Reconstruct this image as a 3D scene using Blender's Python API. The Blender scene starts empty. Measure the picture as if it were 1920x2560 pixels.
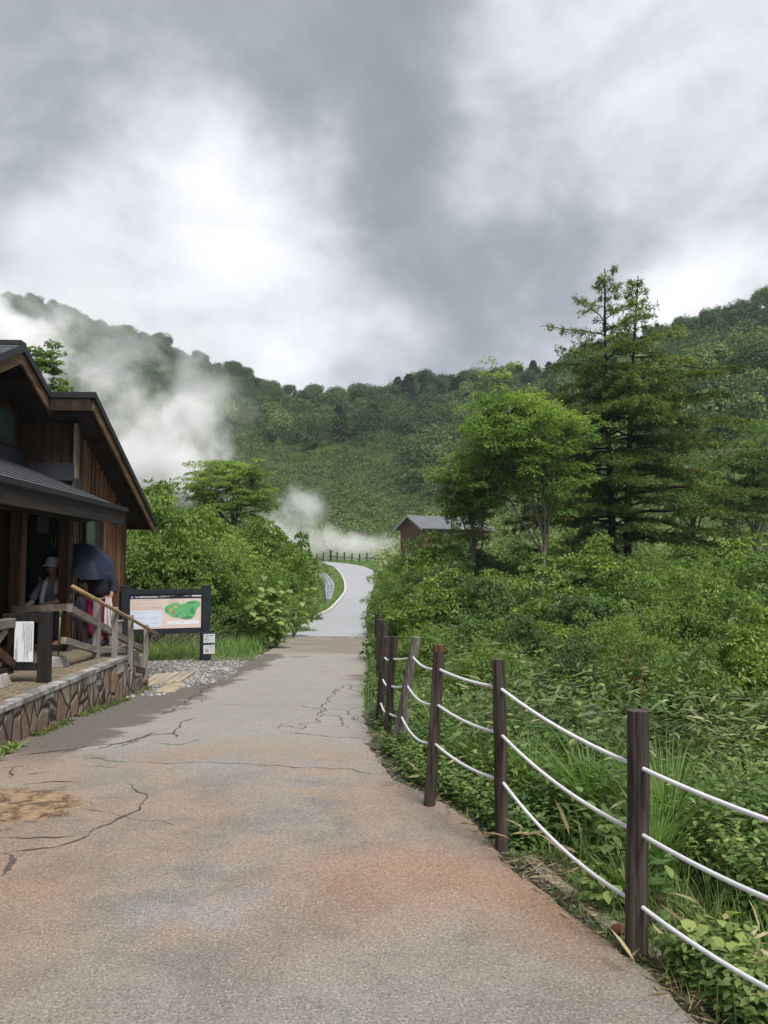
import bpy, math, random
import numpy as np
from mathutils import Vector, Matrix
random.seed(7)
rng = np.random.default_rng(7)
R_ = math.radians
sc = bpy.context.scene
# ------------------------------------------------------------------ camera
F = 2050.0
PITCH = math.atan(131 / F)
CAMZ = 1.6
cam_d = bpy.data.cameras.new('camera'); cam = bpy.data.objects.new('camera', cam_d)
sc.collection.objects.link(cam); sc.camera = cam
cam.location = (0, 0, CAMZ); cam.rotation_euler = (R_(90) + PITCH, 0, 0)
cam_d.sensor_fit = 'VERTICAL'; cam_d.sensor_height = 36; cam_d.lens = 36 * F / 2560
cam_d.clip_start = 0.05; cam_d.clip_end = 3000
sc.render.engine = 'CYCLES'
sc.view_settings.view_transform = 'Standard'; sc.view_settings.look = 'None'
sc.view_settings.exposure = 0.76; sc.view_settings.gamma = 1
sc.cycles.use_denoising = True; sc.cycles.denoising_prefilter = 'FAST'
sc.cycles.max_bounces = 12; sc.cycles.diffuse_bounces = 3; sc.cycles.glossy_bounces = 2
sc.cycles.transmission_bounces = 4; sc.cycles.volume_bounces = 10; sc.cycles.transparent_max_bounces = 8
sc.cycles.volume_step_rate = 0.3; sc.cycles.volume_max_steps = 128
sc.cycles.use_adaptive_sampling = True; sc.cycles.adaptive_threshold = 0.008
CP, SP = math.cos(PITCH), math.sin(PITCH)

def ray(px, py):
    u = (px - 960) / F; v = (1280 - py) / F
    yy = CP - SP * v; zz = SP + CP * v
    return u / yy, zz / yy           # x/y , (z-1.6)/y

def at(px, py, d):                   # a place in the world seen towards a pixel, d metres ahead
    a, s = ray(px, py)
    return np.array([a * d, d, CAMZ + s * d])

# ------------------------------------------------------------------ node helper
class NT:
    def __init__(s, tree):
        s.t = tree; tree.nodes.clear()
    def n(s, typ, props=None, **ins):
        nd = s.t.nodes.new(typ)
        if props:
            for k, v in props.items(): setattr(nd, k, v)
        for k, v in ins.items():
            key = int(k[1:]) if (k[0] == 'i' and k[1:].isdigit()) else k.replace('_', ' ')
            s.set(nd, key, v)
        return nd
    def set(s, nd, key, v):
        sock = nd.inputs[key]
        if isinstance(v, bpy.types.NodeSocket): s.t.links.new(v, sock)
        elif isinstance(v, bpy.types.Node): s.t.links.new(v.outputs[0], sock)
        else:
            if hasattr(sock.default_value, '__len__') and not hasattr(v, '__len__'): v = (v,) * len(sock.default_value)
            if sock.type == 'RGBA' and len(v) == 3: v = (*v, 1)
            sock.default_value = v
    def math(s, op, a, b=0.0, c=0.0, clamp=False):
        nd = s.t.nodes.new('ShaderNodeMath'); nd.operation = op; nd.use_clamp = clamp
        s.set(nd, 0, a); s.set(nd, 1, b)
        if op in ('MULTIPLY_ADD', 'SMOOTH_MIN', 'COMPARE'): s.set(nd, 2, c)
        return nd.outputs[0]
    def vmath(s, op, a, b=(0, 0, 0)):
        nd = s.t.nodes.new('ShaderNodeVectorMath'); nd.operation = op
        s.set(nd, 0, a)
        if op == 'SCALE': s.set(nd, 'Scale', b)
        elif op not in ('LENGTH', 'NORMALIZE'): s.set(nd, 1, b)
        return nd.outputs['Value'] if op in ('LENGTH', 'DISTANCE', 'DOT_PRODUCT') else nd.outputs[0]
    def noise(s, vec, scale, detail=3, rough=0.5, dist=0.0):
        nd = s.n('ShaderNodeTexNoise', None, Scale=scale, Detail=detail, Roughness=rough, Distortion=dist)
        if vec is not None: s.set(nd, 'Vector', vec)
        return nd.outputs[0]
    def map(s, v, a, b, c=0.0, d=1.0, smooth=True):
        nd = s.t.nodes.new('ShaderNodeMapRange')
        if smooth: nd.interpolation_type = 'SMOOTHSTEP'
        s.set(nd, 0, v); s.set(nd, 1, a); s.set(nd, 2, b); s.set(nd, 3, c); s.set(nd, 4, d)
        return nd.outputs[0]
    def mix(s, f, a, b, mode='MIX'):
        nd = s.t.nodes.new('ShaderNodeMix'); nd.data_type = 'RGBA'; nd.blend_type = mode
        s.set(nd, 0, f); s.set(nd, 6, a); s.set(nd, 7, b)
        return nd.outputs[2]
    def ramp(s, f, stops):
        nd = s.t.nodes.new('ShaderNodeValToRGB'); s.set(nd, 0, f)
        el = nd.color_ramp.elements
        while len(el) < len(stops): el.new(0.5)
        for e, (p, c) in zip(el, stops): e.position = p; e.color = (*c, 1)
        return nd.outputs[0]
    def bump(s, h, strength=0.5, dist=0.02):
        return s.n('ShaderNodeBump', None, Height=h, Strength=strength, Distance=dist).outputs[0]

# ------------------------------------------------------------------ sky
world = bpy.data.worlds.new('World'); sc.world = world; world.use_nodes = True
W = NT(world.node_tree)
SUN_EL, SUN_AZ = R_(58), R_(150)       # compass-like: from behind the camera, to the right
sky = W.n('ShaderNodeTexSky', {'sky_type': 'NISHITA', 'sun_disc': False, 'sun_elevation': SUN_EL, 'sun_rotation': SUN_AZ})
gen = W.n('ShaderNodeTexCoord').outputs['Generated']
dirn = W.vmath('NORMALIZE', gen)
sep = W.n('ShaderNodeSeparateXYZ', None, Vector=dirn)
# cloud deck coordinates: the direction cut with a plane overhead
zc = W.math('ADD', W.math('MAXIMUM', sep.outputs[2], 0.0), 0.16)
cx = W.math('DIVIDE', sep.outputs[0], zc); cy = W.math('DIVIDE', sep.outputs[1], zc)
deck = W.n('ShaderNodeCombineXYZ', None, X=cx, Y=cy, Z=0.0).outputs[0]
n_big = W.noise(deck, 0.75, 5, 0.52, 0.25)
n_med = W.noise(deck, 2.2, 6, 0.55, 0.2)
wv = W.n('ShaderNodeTexNoise', None, Scale=3.2, Detail=5.0, Roughness=0.55, Vector=dirn)
warp = W.vmath('SCALE', W.vmath('SUBTRACT', wv.outputs[1], (0.5, 0.5, 0.5)), 0.50)
wd = W.vmath('ADD', dirn, warp)
lum = W.math('MULTIPLY_ADD', W.math('SUBTRACT', n_big, 0.5), 0.42, 0.49)
lum = W.math('MULTIPLY_ADD', W.math('SUBTRACT', n_med, 0.5), 0.46, lum)
lum = W.math('MULTIPLY_ADD', W.math('SUBTRACT', W.noise(dirn, 9.0, 6, 0.62, 0.5), 0.5), 0.32, lum)
lum = W.math('MULTIPLY_ADD', W.math('SUBTRACT', W.noise(W.vmath('MULTIPLY', dirn, (3.2, 3.2, 6.0)), 1.5, 5, 0.58, 0.7), 0.5), 0.46, lum)
BLOBS = [(90, 60, .22, -.18), (1560, 30, .2, -.08), (760, 210, .16, -.12), (480, 160, .12, -.12), (1150, 330, .12, -.12),  # px, py, radius (rad), amount   : the cloud's own thick and thin places
    (620, 60, .13, .16), (580, 260, .16, .30), (330, 420, .26, .24), (150, 600, .30, .20), (420, 560, .25, .13),
    (780, 640, .16, .34), (640, 760, .25, .12), (1400, 330, .27, .46), (1650, 140, .26, .28), (1330, 400, .12, .16), (1270, 200, .2, .2),
    (1500, 210, .14, .08), (960, 860, .14, .20), (1350, 850, .2, .22), (1800, 720, .14, .40), (1600, 760, .13, .34), (1920, 660, .15, .3),
    (90, 330, .17, -.17), (250, 90, .24, -.15), (950, 120, .30, -.22), (1180, 60, .28, -.14), (900, 330, .22, -.10), (1280, 570, .27, -.26),
    (1080, 760, .2, -.20), (1700, 560, .24, -.22), (1500, 620, .22, -.18), (1000, 560, .22, -.10), (720, 200, .14, -.06), (1880, 380, .16, -.05)]
for bx, by, rad, amt in BLOBS:
    a, s = ray(bx, by); v = Vector((a, 1, s)).normalized()
    dist = W.vmath('DISTANCE', wd, tuple(v))
    lum = W.math('MULTIPLY_ADD', W.map(dist, 0.0, rad * 1.35, 1.0, 0.0), amt * (.80 if amt > 0 else .95), lum)
lum = W.map(lum, -0.02, 1.12, 0.12, 1.0)
cloud = W.ramp(lum, [(0.0, (.12, .132, .15)), (0.14, (.19, .205, .23)), (0.36, (.265, .283, .315)), (0.56, (.395, .41, .445)), (0.80, (.56, .57, .60)), (1.0, (.72, .72, .73))])
cloud10 = W.mix(1.0, cloud, (9.3, 9.3, 9.3), 'MULTIPLY')
# below the horizon: nothing but ground is ever seen, keep it dim
mixsky = W.mix(0.96, sky.outputs[0], cloud10)
bg = W.n('ShaderNodeBackground', None, Color=mixsky, Strength=0.1)
wo = W.n('ShaderNodeOutputWorld'); W.t.links.new(bg.outputs[0], wo.inputs[0])
sun_d = bpy.data.lights.new('sun', 'SUN'); sun_d.energy = 2.8; sun_d.angle = R_(24); sun_d.color = (1.0, 0.96, 0.9)
sun = bpy.data.objects.new('sun', sun_d); sc.collection.objects.link(sun)
sv = Vector((math.sin(SUN_AZ) * math.cos(SUN_EL), math.cos(SUN_AZ) * math.cos(SUN_EL), math.sin(SUN_EL)))
sun.rotation_euler = sv.to_track_quat('Z', 'Y').to_euler(); sun.location = (10, -20, 40)

# ------------------------------------------------------------------ geometry helpers
class Geo:
    def __init__(s): s.v = []; s.f = []; s.t = []; s.n = 0
    def add(s, V, Fq, tint=None):
        V = np.asarray(V, dtype=np.float64).reshape(-1, 3); Fq = np.asarray(Fq, dtype=np.int64)
        if len(V) == 0 or len(Fq) == 0: return s
        s.v.append(V); s.f.append(Fq + s.n); s.n += len(V)
        if tint is None: tint = np.full(len(Fq), 0.5)
        elif np.isscalar(tint): tint = np.full(len(Fq), tint)
        s.t.append(np.asarray(tint, dtype=np.float64)); return s
    def box(s, p0, p1, fr=None, tint=None):
        x0, y0, z0 = p0; x1, y1, z1 = p1
        V = np.array([[x0, y0, z0], [x1, y0, z0], [x1, y1, z0], [x0, y1, z0], [x0, y0, z1], [x1, y0, z1], [x1, y1, z1], [x0, y1, z1]], float)
        return s.hexa(V, fr, tint)
    def hexa(s, V, fr=None, tint=None):
        V = np.asarray(V, float)
        if fr is not None: V = fr(V)
        return s.add(V, [[0, 3, 2, 1], [4, 5, 6, 7], [0, 1, 5, 4], [1, 2, 6, 5], [2, 3, 7, 6], [3, 0, 4, 7]], tint)
    def beam(s, a, b, w, h, fr=None, tint=None, up=(0, 0, 1)):
        a = np.array(a, float); b = np.array(b, float)
        if fr is not None: a, b = fr(np.array([a, b]))
        d = b - a; d /= np.linalg.norm(d); u = np.array(up, float)
        sd = np.cross(d, u)
        if np.linalg.norm(sd) < 1e-4: sd = np.cross(d, [1.0, 0.04, 0])
        sd /= np.linalg.norm(sd); u = np.cross(sd, d)
        c = [(-1, -1), (1, -1), (1, 1), (-1, 1)]
        V = [a + sd * w / 2 * i + u * h / 2 * j for i, j in c] + [b + sd * w / 2 * i + u * h / 2 * j for i, j in c]
        return s.hexa(V, None, tint)
    def tube(s, P, rad, k=7, tint=None, cap=True):
        P = np.asarray(P, float); n = len(P); rad = np.broadcast_to(np.asarray(rad, float), (n,))
        T = np.gradient(P, axis=0); T /= (np.linalg.norm(T, axis=1, keepdims=True) + 1e-9)
        ref = np.array([0, 0, 1.0]) if abs(T[:, 2]).mean() < 0.85 else np.array([1.0, 0, 0])
        A = np.cross(T, ref); A /= (np.linalg.norm(A, axis=1, keepdims=True) + 1e-9); B = np.cross(T, A)
        th = np.arange(k) * 2 * math.pi / k
        V = P[:, None] + rad[:, None, None] * (np.cos(th)[None, :, None] * A[:, None] + np.sin(th)[None, :, None] * B[:, None])
        i = np.arange(n - 1)[:, None] * k; j = np.arange(k)[None]; j2 = (j + 1) % k
        Fq = np.stack([i + j, i + j2, i + k + j2, i + k + j], -1).reshape(-1, 4)
        V = V.reshape(-1, 3)
        if cap:
            V = np.vstack([V, P[0], P[-1]]); c0 = n * k; c1 = c0 + 1
            jj = np.arange(k); a = np.stack([np.full(k, c0), (jj + 1) % k, jj, np.full(k, c0)], -1)
            b = np.stack([np.full(k, c1), (n - 1) * k + jj, (n - 1) * k + (jj + 1) % k, np.full(k, c1)], -1)
            Fq = np.vstack([Fq, a, b])
        return s.add(V, Fq, tint)
    def grid(s, V3, tint=None):       # V3: (m,n,3)
        m, n = V3.shape[:2]
        i = np.arange(m - 1)[:, None] * n; j = np.arange(n - 1)[None]
        Fq = np.stack([i + j, i + j + 1, i + n + j + 1, i + n + j], -1).reshape(-1, 4)
        return s.add(V3.reshape(-1, 3), Fq, tint)
    def leaves(s, P, D, N, L, Wd, tint, fold=0.18, droop=0.0):
        n = len(P); L = np.broadcast_to(L, (n,))[:, None]; Wd = np.broadcast_to(Wd, (n,))[:, None]
        D = D / (np.linalg.norm(D, axis=1, keepdims=True) + 1e-9)
        S = np.cross(D, N); S /= (np.linalg.norm(S, axis=1, keepdims=True) + 1e-9); U = np.cross(S, D)
        mid = P + D * L * 0.45
        V = np.stack([P, mid + S * Wd * .5 + U * Wd * fold, P + D * L - U * L * droop, mid - S * Wd * .5 + U * Wd * fold], 1)
        return s.add(V.reshape(-1, 3), np.arange(4 * n).reshape(n, 4), tint)
    def blades(s, P, H, lean, Wd, tint, seg=3):   # grass blades: bent ribbons
        n = len(P); lean = np.asarray(lean); H = np.broadcast_to(H, (n,)); Wd = np.broadcast_to(Wd, (n,))
        sd = np.stack([-lean[:, 1], lean[:, 0], np.zeros(n)], -1); sd /= (np.linalg.norm(sd, axis=1, keepdims=True) + 1e-9)
        ts = np.linspace(0, 1, seg + 1); rows = []
        for t in ts:
            c = P + np.stack([lean[:, 0] * t ** 2, lean[:, 1] * t ** 2, H * (t - 0.22 * t ** 3 * np.linalg.norm(lean[:, :2], axis=1) / (H + 1e-6))], -1)
            w = (Wd * (1 - 0.94 * t ** 1.6) / 2)[:, None]
            rows += [c - sd * w, c + sd * w]
        V = np.stack(rows, 1); k = 2 * (seg + 1)
        base = (np.arange(n) * k)[:, None, None]
        q = np.array([[2 * i, 2 * i + 1, 2 * i + 3, 2 * i + 2] for i in range(seg)])[None]
        return s.add(V.reshape(-1, 3), (base + q).reshape(-1, 4), np.repeat(np.broadcast_to(tint, (n,)), seg))
    def mesh(s, name, mat=None, off=(0, 0, 0), smooth=False):
        V = np.concatenate(s.v) - np.asarray(off, float)
        me = bpy.data.meshes.new(name)
        quads = np.concatenate(s.f); tint = np.concatenate(s.t)
        tri = quads[:, 0] == quads[:, 3]
        lens = np.where(tri, 3, 4).astype(np.int32)
        flat = quads.copy(); mask = np.ones(flat.shape, bool); mask[tri, 3] = False
        loops = flat[mask].astype(np.int32)
        me.vertices.add(len(V)); me.vertices.foreach_set('co', V.astype(np.float32).ravel())
        me.loops.add(len(loops)); me.loops.foreach_set('vertex_index', loops)
        me.polygons.add(len(lens))
        st = np.concatenate([[0], np.cumsum(lens)[:-1]]).astype(np.int32)
        me.polygons.foreach_set('loop_start', st); me.polygons.foreach_set('loop_total', lens)
        me.polygons.foreach_set('use_smooth', np.full(len(lens), bool(smooth)))
        at_ = me.attributes.new('tint', 'FLOAT', 'FACE'); at_.data.foreach_set('value', tint.astype(np.float32))
        me.update(calc_edges=True)
        if mat: me.materials.append(mat)
        return me

def wloc(o):
    v = np.zeros(3)
    while o is not None: v += np.array(o.location); o = o.parent
    return v
def props(o, label=None, cat=None, group=None, kind=None):
    if label: o['label'] = label
    if cat: o['category'] = cat
    if group: o['group'] = group
    if kind: o['kind'] = kind
    return o
def thing(name, loc, label, cat, group=None):
    o = bpy.data.objects.new(name, None); sc.collection.objects.link(o); o.location = tuple(loc); o.empty_display_size = 0.2
    return props(o, label, cat, group)
def part(name, geo, mat, parent=None, label=None, smooth=False, loc=None, bevel=0.0):
    off = wloc(parent) if parent is not None else np.zeros(3)
    if loc is not None: off = off + 0; 
    o = bpy.data.objects.new(name, None if geo is None else geo.mesh(name, mat, off if loc is None else np.asarray(loc), smooth))
    sc.collection.objects.link(o)
    if parent is not None: o.parent = parent
    if loc is not None: o.location = tuple(np.asarray(loc) - off)
    if label: o['label'] = label
    if bevel:
        m = o.modifiers.new('bevel', 'BEVEL'); m.width = bevel; m.segments = 2; m.limit_method = 'ANGLE'
    return o
def copy_tree(o, parent=None):
    c = o.copy(); sc.collection.objects.link(c); c.parent = parent
    for ch in o.children: copy_tree(ch, c)
    return c

def vnoise(x, y, seed=0):             # smooth value noise
    x = np.asarray(x, float); y = np.asarray(y, float)
    xi = np.floor(x).astype(np.int64); yi = np.floor(y).astype(np.int64); fx = x - xi; fy = y - yi
    fx = fx * fx * (3 - 2 * fx); fy = fy * fy * (3 - 2 * fy)
    def h(a, b):
        n = (a * 374761393 + b * 668265263 + seed * 1442695041) & 0x7fffffff
        n = ((n ^ (n >> 13)) * 1274126177) & 0x7fffffff
        return ((n ^ (n >> 16)) & 0xffff) / 65535.0
    return (h(xi, yi) * (1 - fx) + h(xi + 1, yi) * fx) * (1 - fy) + (h(xi, yi + 1) * (1 - fx) + h(xi + 1, yi + 1) * fx) * fy
def fbm(x, y, oct=4, seed=0):
    s = 0; a = 0.5
    for k in range(oct): s = s + a * (vnoise(x * 2 ** k, y * 2 ** k, seed + k) - .5); a *= .5
    return s

# ------------------------------------------------------------------ terrain
PY = [-50, 0, 5, 7, 9, 11, 13, 22, 29, 36, 56, 68, 90, 100, 106, 112, 130]
PZ = [0, 0, .02, .02, -.05, -.18, -.26, -.35, -.42, -.45, -.30, .13, 1.03, 1.60, 1.91, 2.2, 3.0]
def zp(y): return np.interp(y, PY, PZ)
def sstep(x, a, b):
    t = np.clip((x - a) / (b - a), 0, 1); return t * t * (3 - 2 * t)
RPX = [-1400, -700, 0, 115, 230, 350, 463, 600, 648, 740, 830, 925, 1000, 1100, 1215, 1330, 1390, 1450, 1510, 1630, 1740, 1850, 1920, 2600, 3400]
RPY = [520, 600, 722, 750, 790, 830, 872, 915, 938, 975, 966, 970, 952, 938, 922, 915, 900, 880, 855, 820, 780, 752, 736, 600, 560]
def terrain(x, y):
    x = np.asarray(x, float); y = np.asarray(y, float)
    base = zp(y)
    base = base + 3.4 * sstep(y, 48, 88) * sstep(x / np.maximum(y, 1) , .012, .06) * (1 - sstep(y, 130, 170))
    px = 960 + F * x / np.maximum(y, 1.0)
    pyr = np.interp(px, RPX, RPY)
    Rr = np.interp(px, [0, 600, 760, 1300, 1500, 1920], [300, 285, 270, 265, 215, 200])
    Bb = np.interp(px, [0, 760, 1000, 1500, 1920], [114, 122, 118, 85, 74])
    s = (131 / F) ; el = (1411 - pyr) / F
    zr = CAMZ + el * Rr - 4.5
    t = (y - Bb) / (Rr - Bb)
    tt = np.clip(t, 0, 1)
    nz = fbm(x * .022 + 3, y * .022, 4, 5) * 30 + fbm(x * .09, y * .09, 3, 9) * 5
    edge = 4 * tt * (1 - tt)
    prof = tt ** 1.12
    hill = (zr - base) * prof + nz * edge * .75
    hill = np.where(t > 1, hill - (t - 1) * 14, hill)
    far = np.clip((y - 30) / 40, 0, 1)
    calm = 1 - (1 - sstep(np.abs(x + 2), 6, 12)) * (1 - sstep(y, 112, 125))
    z = base + np.where(t > 0, hill, 0) + fbm(x * .15, y * .15, 3, 3) * .7 * far * calm
    near = sstep(np.abs(x + 0.8), 2.5, 5) * (1 - far)
    return z + fbm(x * .6, y * .6, 3, 1) * .22 * near * sstep(y, -2, 4)

def G(px, py):                        # where the sight line meets the path's level
    a, s = ray(px, py)
    ys = np.arange(1.2, 125, .01); g = CAMZ + s * ys - zp(ys)
    k = np.argmax(g <= 0) if (g <= 0).any() else len(ys) - 1
    return np.array([a * ys[k], ys[k], zp(ys[k])])

# path edges
RE_px = [(2150, 2900), (1747, 2560), (1620, 2430), (1446, 2303), (1308, 2187), (1250, 2130), (1157, 2048), (1076, 1990), (995, 1956), (926, 1875), (908, 1805), (912, 1713), (922, 1643), (919, 1594)]
RE = np.array([[3.3, -4, 0], [2.0, 1.0, 0]] + [G(*p) for p in RE_px])
RE = RE[np.argsort(RE[:, 1])]
LE = np.array([[-9, -4, 0], [-6, 3, 0], [-4.2, 7.5, 0], [-3.7, 9.5, 0], [-3.55, 11.2, 0]] + [G(*p) for p in [(384, 1738), (450, 1718), (545, 1701), (609, 1652), (660, 1632), (694, 1618), (702, 1594)]])
def re_x(y): return np.interp(y, RE[:, 1], RE[:, 0])
def le_x(y): return np.interp(y, LE[:, 1], LE[:, 0])
YEND = RE[-1, 1]

# ------------------------------------------------------------------ materials
def new_mat(name):
    m = bpy.data.materials.new(name); m.use_nodes = True; return m, NT(m.node_tree)
def out(N, shader, disp=None):
    o = N.n('ShaderNodeOutputMaterial'); N.t.links.new(shader if isinstance(shader, bpy.types.NodeSocket) else shader.outputs[0], o.inputs[0])
def pbsdf(N, col, rough=0.8, normal=None, metallic=0.0, spec=0.5):
    b = N.n('ShaderNodeBsdfPrincipled', None, Base_Color=col, Roughness=rough, Metallic=metallic)
    N.set(b, 'Specular IOR Level', spec)
    if normal is not None: N.set(b, 'Normal', normal)
    return b
def plain(name, col, rough=0.7, var=0.15, scale=6, bump=0.0, metallic=0.0, spec=0.4):
    m, N = new_mat(name); P = N.n('ShaderNodeNewGeometry').outputs['Position']
    nz = N.noise(P, scale, 4, 0.6)
    f = N.map(nz, .3, .7, 1 - var, 1 + var, False)
    c = N.mix(1.0, col, N.n('ShaderNodeCombineColor', None, Red=f, Green=f, Blue=f).outputs[0], 'MULTIPLY')
    nr = N.bump(N.noise(P, scale * 12, 4, .6), bump, .01) if bump else None
    out(N, pbsdf(N, c, rough, nr, metallic, spec)); return m
def leafmat(name, c0, c1, c2=None, trans=0.3, rough=0.45, scale=0.35, spec=0.3, green=True):
    m, N = new_mat(name)
    t = N.n('ShaderNodeAttribute', {'attribute_name': 'tint'}).outputs['Fac']
    P = N.n('ShaderNodeNewGeometry').outputs['Position']
    rnd = N.n('ShaderNodeObjectInfo').outputs['Random']
    f = N.math('ADD', t, N.map(N.noise(P, scale, 2), .35, .65, -.16, .16, False))
    f = N.math('ADD', f, N.map(rnd, 0, 1, -.1, .1, False), clamp=True)
    mute = lambda q: (q[0] * .97, q[1] * .93, q[2] * 1.0 + .10 * q[1]) if trans > 0 and name != 'dry' else q
    stops = [(0, mute(c0)), (.75, mute(c1)), (1, mute(c2 if c2 else c1))]
    c = N.ramp(f, stops)
    b = pbsdf(N, c, rough, None, 0, spec)
    tr = N.n('ShaderNodeBsdfTranslucent', None, Color=N.mix(1.0, c, (1.35, 1.5, .7), 'MULTIPLY'))
    mx = N.n('ShaderNodeMixShader'); N.set(mx, 0, trans); N.set(mx, 1, b.outputs[0]); N.set(mx, 2, tr.outputs[0])
    out(N, mx); return m
def wood(name, c0, c1, axis='Z', scale=1.0, rough=.8, bump=.5, spec=.25):
    m, N = new_mat(name)
    P = N.n('ShaderNodeTexCoord').outputs['Object']
    sx, sy, sz = {'Z': (14, 14, .9), 'Y': (14, .9, 14), 'X': (.9, 14, 14)}[axis]
    q = N.vmath('MULTIPLY', P, (sx * scale, sy * scale, sz * scale))
    g = N.noise(q, 3.0, 5, .65, 1.2); h = N.noise(q, .7, 3, .6)
    t = N.n('ShaderNodeAttribute', {'attribute_name': 'tint'}).outputs['Fac']
    f = N.math('ADD', N.math('MULTIPLY', g, .55), N.math('MULTIPLY', h, .45))
    f = N.math('ADD', N.map(f, .32, .68, 0, 1), N.math('MULTIPLY', N.math('SUBTRACT', t, .5), .8), clamp=True)
    c = N.ramp(f, [(0, c0), (.55, tuple((a + b) / 2 for a, b in zip(c0, c1))), (1, c1)])
    out(N, pbsdf(N, c, rough, N.bump(g, bump, .006), 0, spec)); return m

M = {}
M['leaf_bush'] = leafmat('leaf_bush', (.07, .14, .016), (.20, .31, .035), (.38, .47, .075), .38)
M['leaf_tree'] = leafmat('leaf_tree', (.055, .115, .017), (.15, .25, .035), (.29, .38, .06), .36)
M['leaf_maple'] = leafmat('leaf_maple', (.085, .17, .02), (.22, .34, .045), (.38, .48, .08), .44)
M['leaf_dark'] = leafmat('leaf_dark', (.035, .078, .018), (.10, .175, .035), (.19, .28, .06), .3)
M['leaf_hill'] = leafmat('leaf_hill', (.03, .068, .016), (.10, .18, .03), (.20, .29, .06), .25, .6, .03)
M['leaf_scrub'] = leafmat('leaf_scrub', (.055, .10, .022), (.17, .245, .055), (.33, .37, .13), .28, .6, .05)
M['needle'] = leafmat('needle', (.05, .085, .014), (.14, .195, .032), (.29, .33, .06), .32, .55, .5)
M['needle_hill'] = leafmat('needle_hill', (.015, .038, .016), (.05, .09, .03), (.09, .14, .045), .15, .7, .1)
M['grass'] = leafmat('grass', (.07, .15, .025), (.20, .33, .06), (.40, .45, .15), .38, .45, .8)
M['herb'] = leafmat('herb', (.055, .12, .024), (.17, .27, .05), (.35, .42, .09), .36, .45, 1.0)
M['sasa'] = leafmat('sasa', (.07, .125, .03), (.23, .30, .08), (.55, .50, .26), .3, .45, .9, .4)
M['dry'] = leafmat('dry', (.16, .11, .055), (.38, .29, .16), (.50, .42, .27), .2, .6, 1.5)
M['bark'] = wood('bark', (.025, .02, .016), (.13, .105, .085), 'Z', .5, .9, .8)
M['bark_pale'] = wood('bark_pale', (.09, .075, .06), (.27, .24, .20), 'Z', .4, .9, .6)
M['bark_dark'] = wood('bark_dark', (.010, .008, .007), (.045, .035, .028), 'Z', .5, .9, .8)
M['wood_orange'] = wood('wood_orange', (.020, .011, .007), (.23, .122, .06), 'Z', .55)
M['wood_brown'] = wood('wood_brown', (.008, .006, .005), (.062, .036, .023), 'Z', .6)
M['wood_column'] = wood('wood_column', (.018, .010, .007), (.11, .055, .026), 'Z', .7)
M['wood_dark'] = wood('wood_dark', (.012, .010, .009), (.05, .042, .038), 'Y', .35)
M['wood_sign'] = wood('wood_sign', (.010, .008, .008), (.028, .024, .023), 'Z', .6, .6)
M['wood_grey'] = wood('wood_grey', (.10, .085, .07), (.30, .265, .22), 'Y', .8)
M['wood_grey_v'] = wood('wood_grey_v', (.13, .12, .105), (.36, .34, .31), 'Z', .8)
M['wood_pale'] = wood('wood_pale', (.05, .03, .018), (.27, .16, .08), 'Y', .7)
M['post'] = wood('post', (.006, .005, .005), (.105, .082, .07), 'Z', .8, .8, 1.0)
M['post_grey'] = wood('post_grey', (.04, .033, .03), (.30, .27, .245), 'Z', .8, .8, 1.0)
M['post_rust'] = wood('post_rust', (.06, .025, .01), (.30, .12, .03), 'Z', 1.5, .8, 1.0)
M['bamboo'] = plain('bamboo', (.33, .22, .11), .6, .35, 8)
M['rope'] = plain('rope', (.66, .66, .68), .75, .10, 20, .25)
M['roof'] = plain('roof_metal', (.10, .105, .118), .34, .25, 3, .1, .0, .5)
M['trim'] = plain('trim_metal', (.022, .023, .027), .45, .2, 4)
M['flash'] = plain('flashing', (.03, .033, .04), .5, .2, 4)
M['black'] = plain('interior', (.008, .008, .008), .8, .2, 3)
M['glass'] = plain('window_glass', (.05, .075, .07), .18, .1, 2, 0, 0, .6)
M['board_frame'] = plain('board_frame', (.012, .016, .022), .5, .25, 5, .2)
M['paper'] = plain('paper', (.72, .76, .80), .5, .03, 3)
M['ink'] = plain('ink', (.05, .05, .055), .6, .05, 3)
M['ink_grey'] = plain('ink_grey', (.26, .27, .29), .6, .05, 3)
M['concrete'] = plain('concrete', (.30, .29, .265), .85, .3, 7, .4)
M['concrete_dark'] = plain('concrete_dark', (.20, .18, .155), .9, .35, 5, .5)
M['kerb_pink'] = plain('kerb_stone', (.26, .205, .17), .9, .35, 9, .6)
M['plank'] = wood('plank', (.24, .20, .15), (.48, .42, .33), 'Y', .5)
M['hutwall'] = plain('hut_wall', (.12, .052, .036), .7, .25, 2)
M['hutroof'] = plain('hut_roof', (.12, .125, .135), .55, .15, 1)
M['navy'] = plain('umbrella_cloth', (.009, .018, .048), .5, .15, 6)
M['skin'] = plain('skin', (.30, .17, .11), .6, .08, 10)
M['shirt'] = plain('shirt_cloth', (.25, .24, .27), .85, .2, 14, .3)
M['hat'] = plain('hat_cloth', (.42, .43, .48), .85, .12, 14)
M['towel'] = plain('towel_cloth', (.74, .75, .80), .9, .12, 20, .3)
M['cloth_dark'] = plain('dark_cloth', (.012, .013, .025), .85, .3, 10)
M['magenta'] = plain('magenta_cloth', (.25, .014, .085), .75, .3, 9, .3)
M['pinkwhite'] = plain('pale_cloth', (.52, .44, .48), .85, .15, 12)
M['yellow'] = plain('yellow_paint', (.17, .16, .04), .6, .2, 8)
M['shoe'] = plain('pale_shoe', (.42, .38, .30), .7, .2, 14)
M['rock'] = plain('grey_rock', (.20, .19, .18), .9, .35, 3, .6)
M['rust_rock'] = plain('rust_rock', (.13, .035, .016), .9, .4, 30, .8)
M['moss'] = leafmat('moss', (.05, .075, .012), (.13, .17, .03), (.2, .25, .05), .2, .7, 2)

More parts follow.
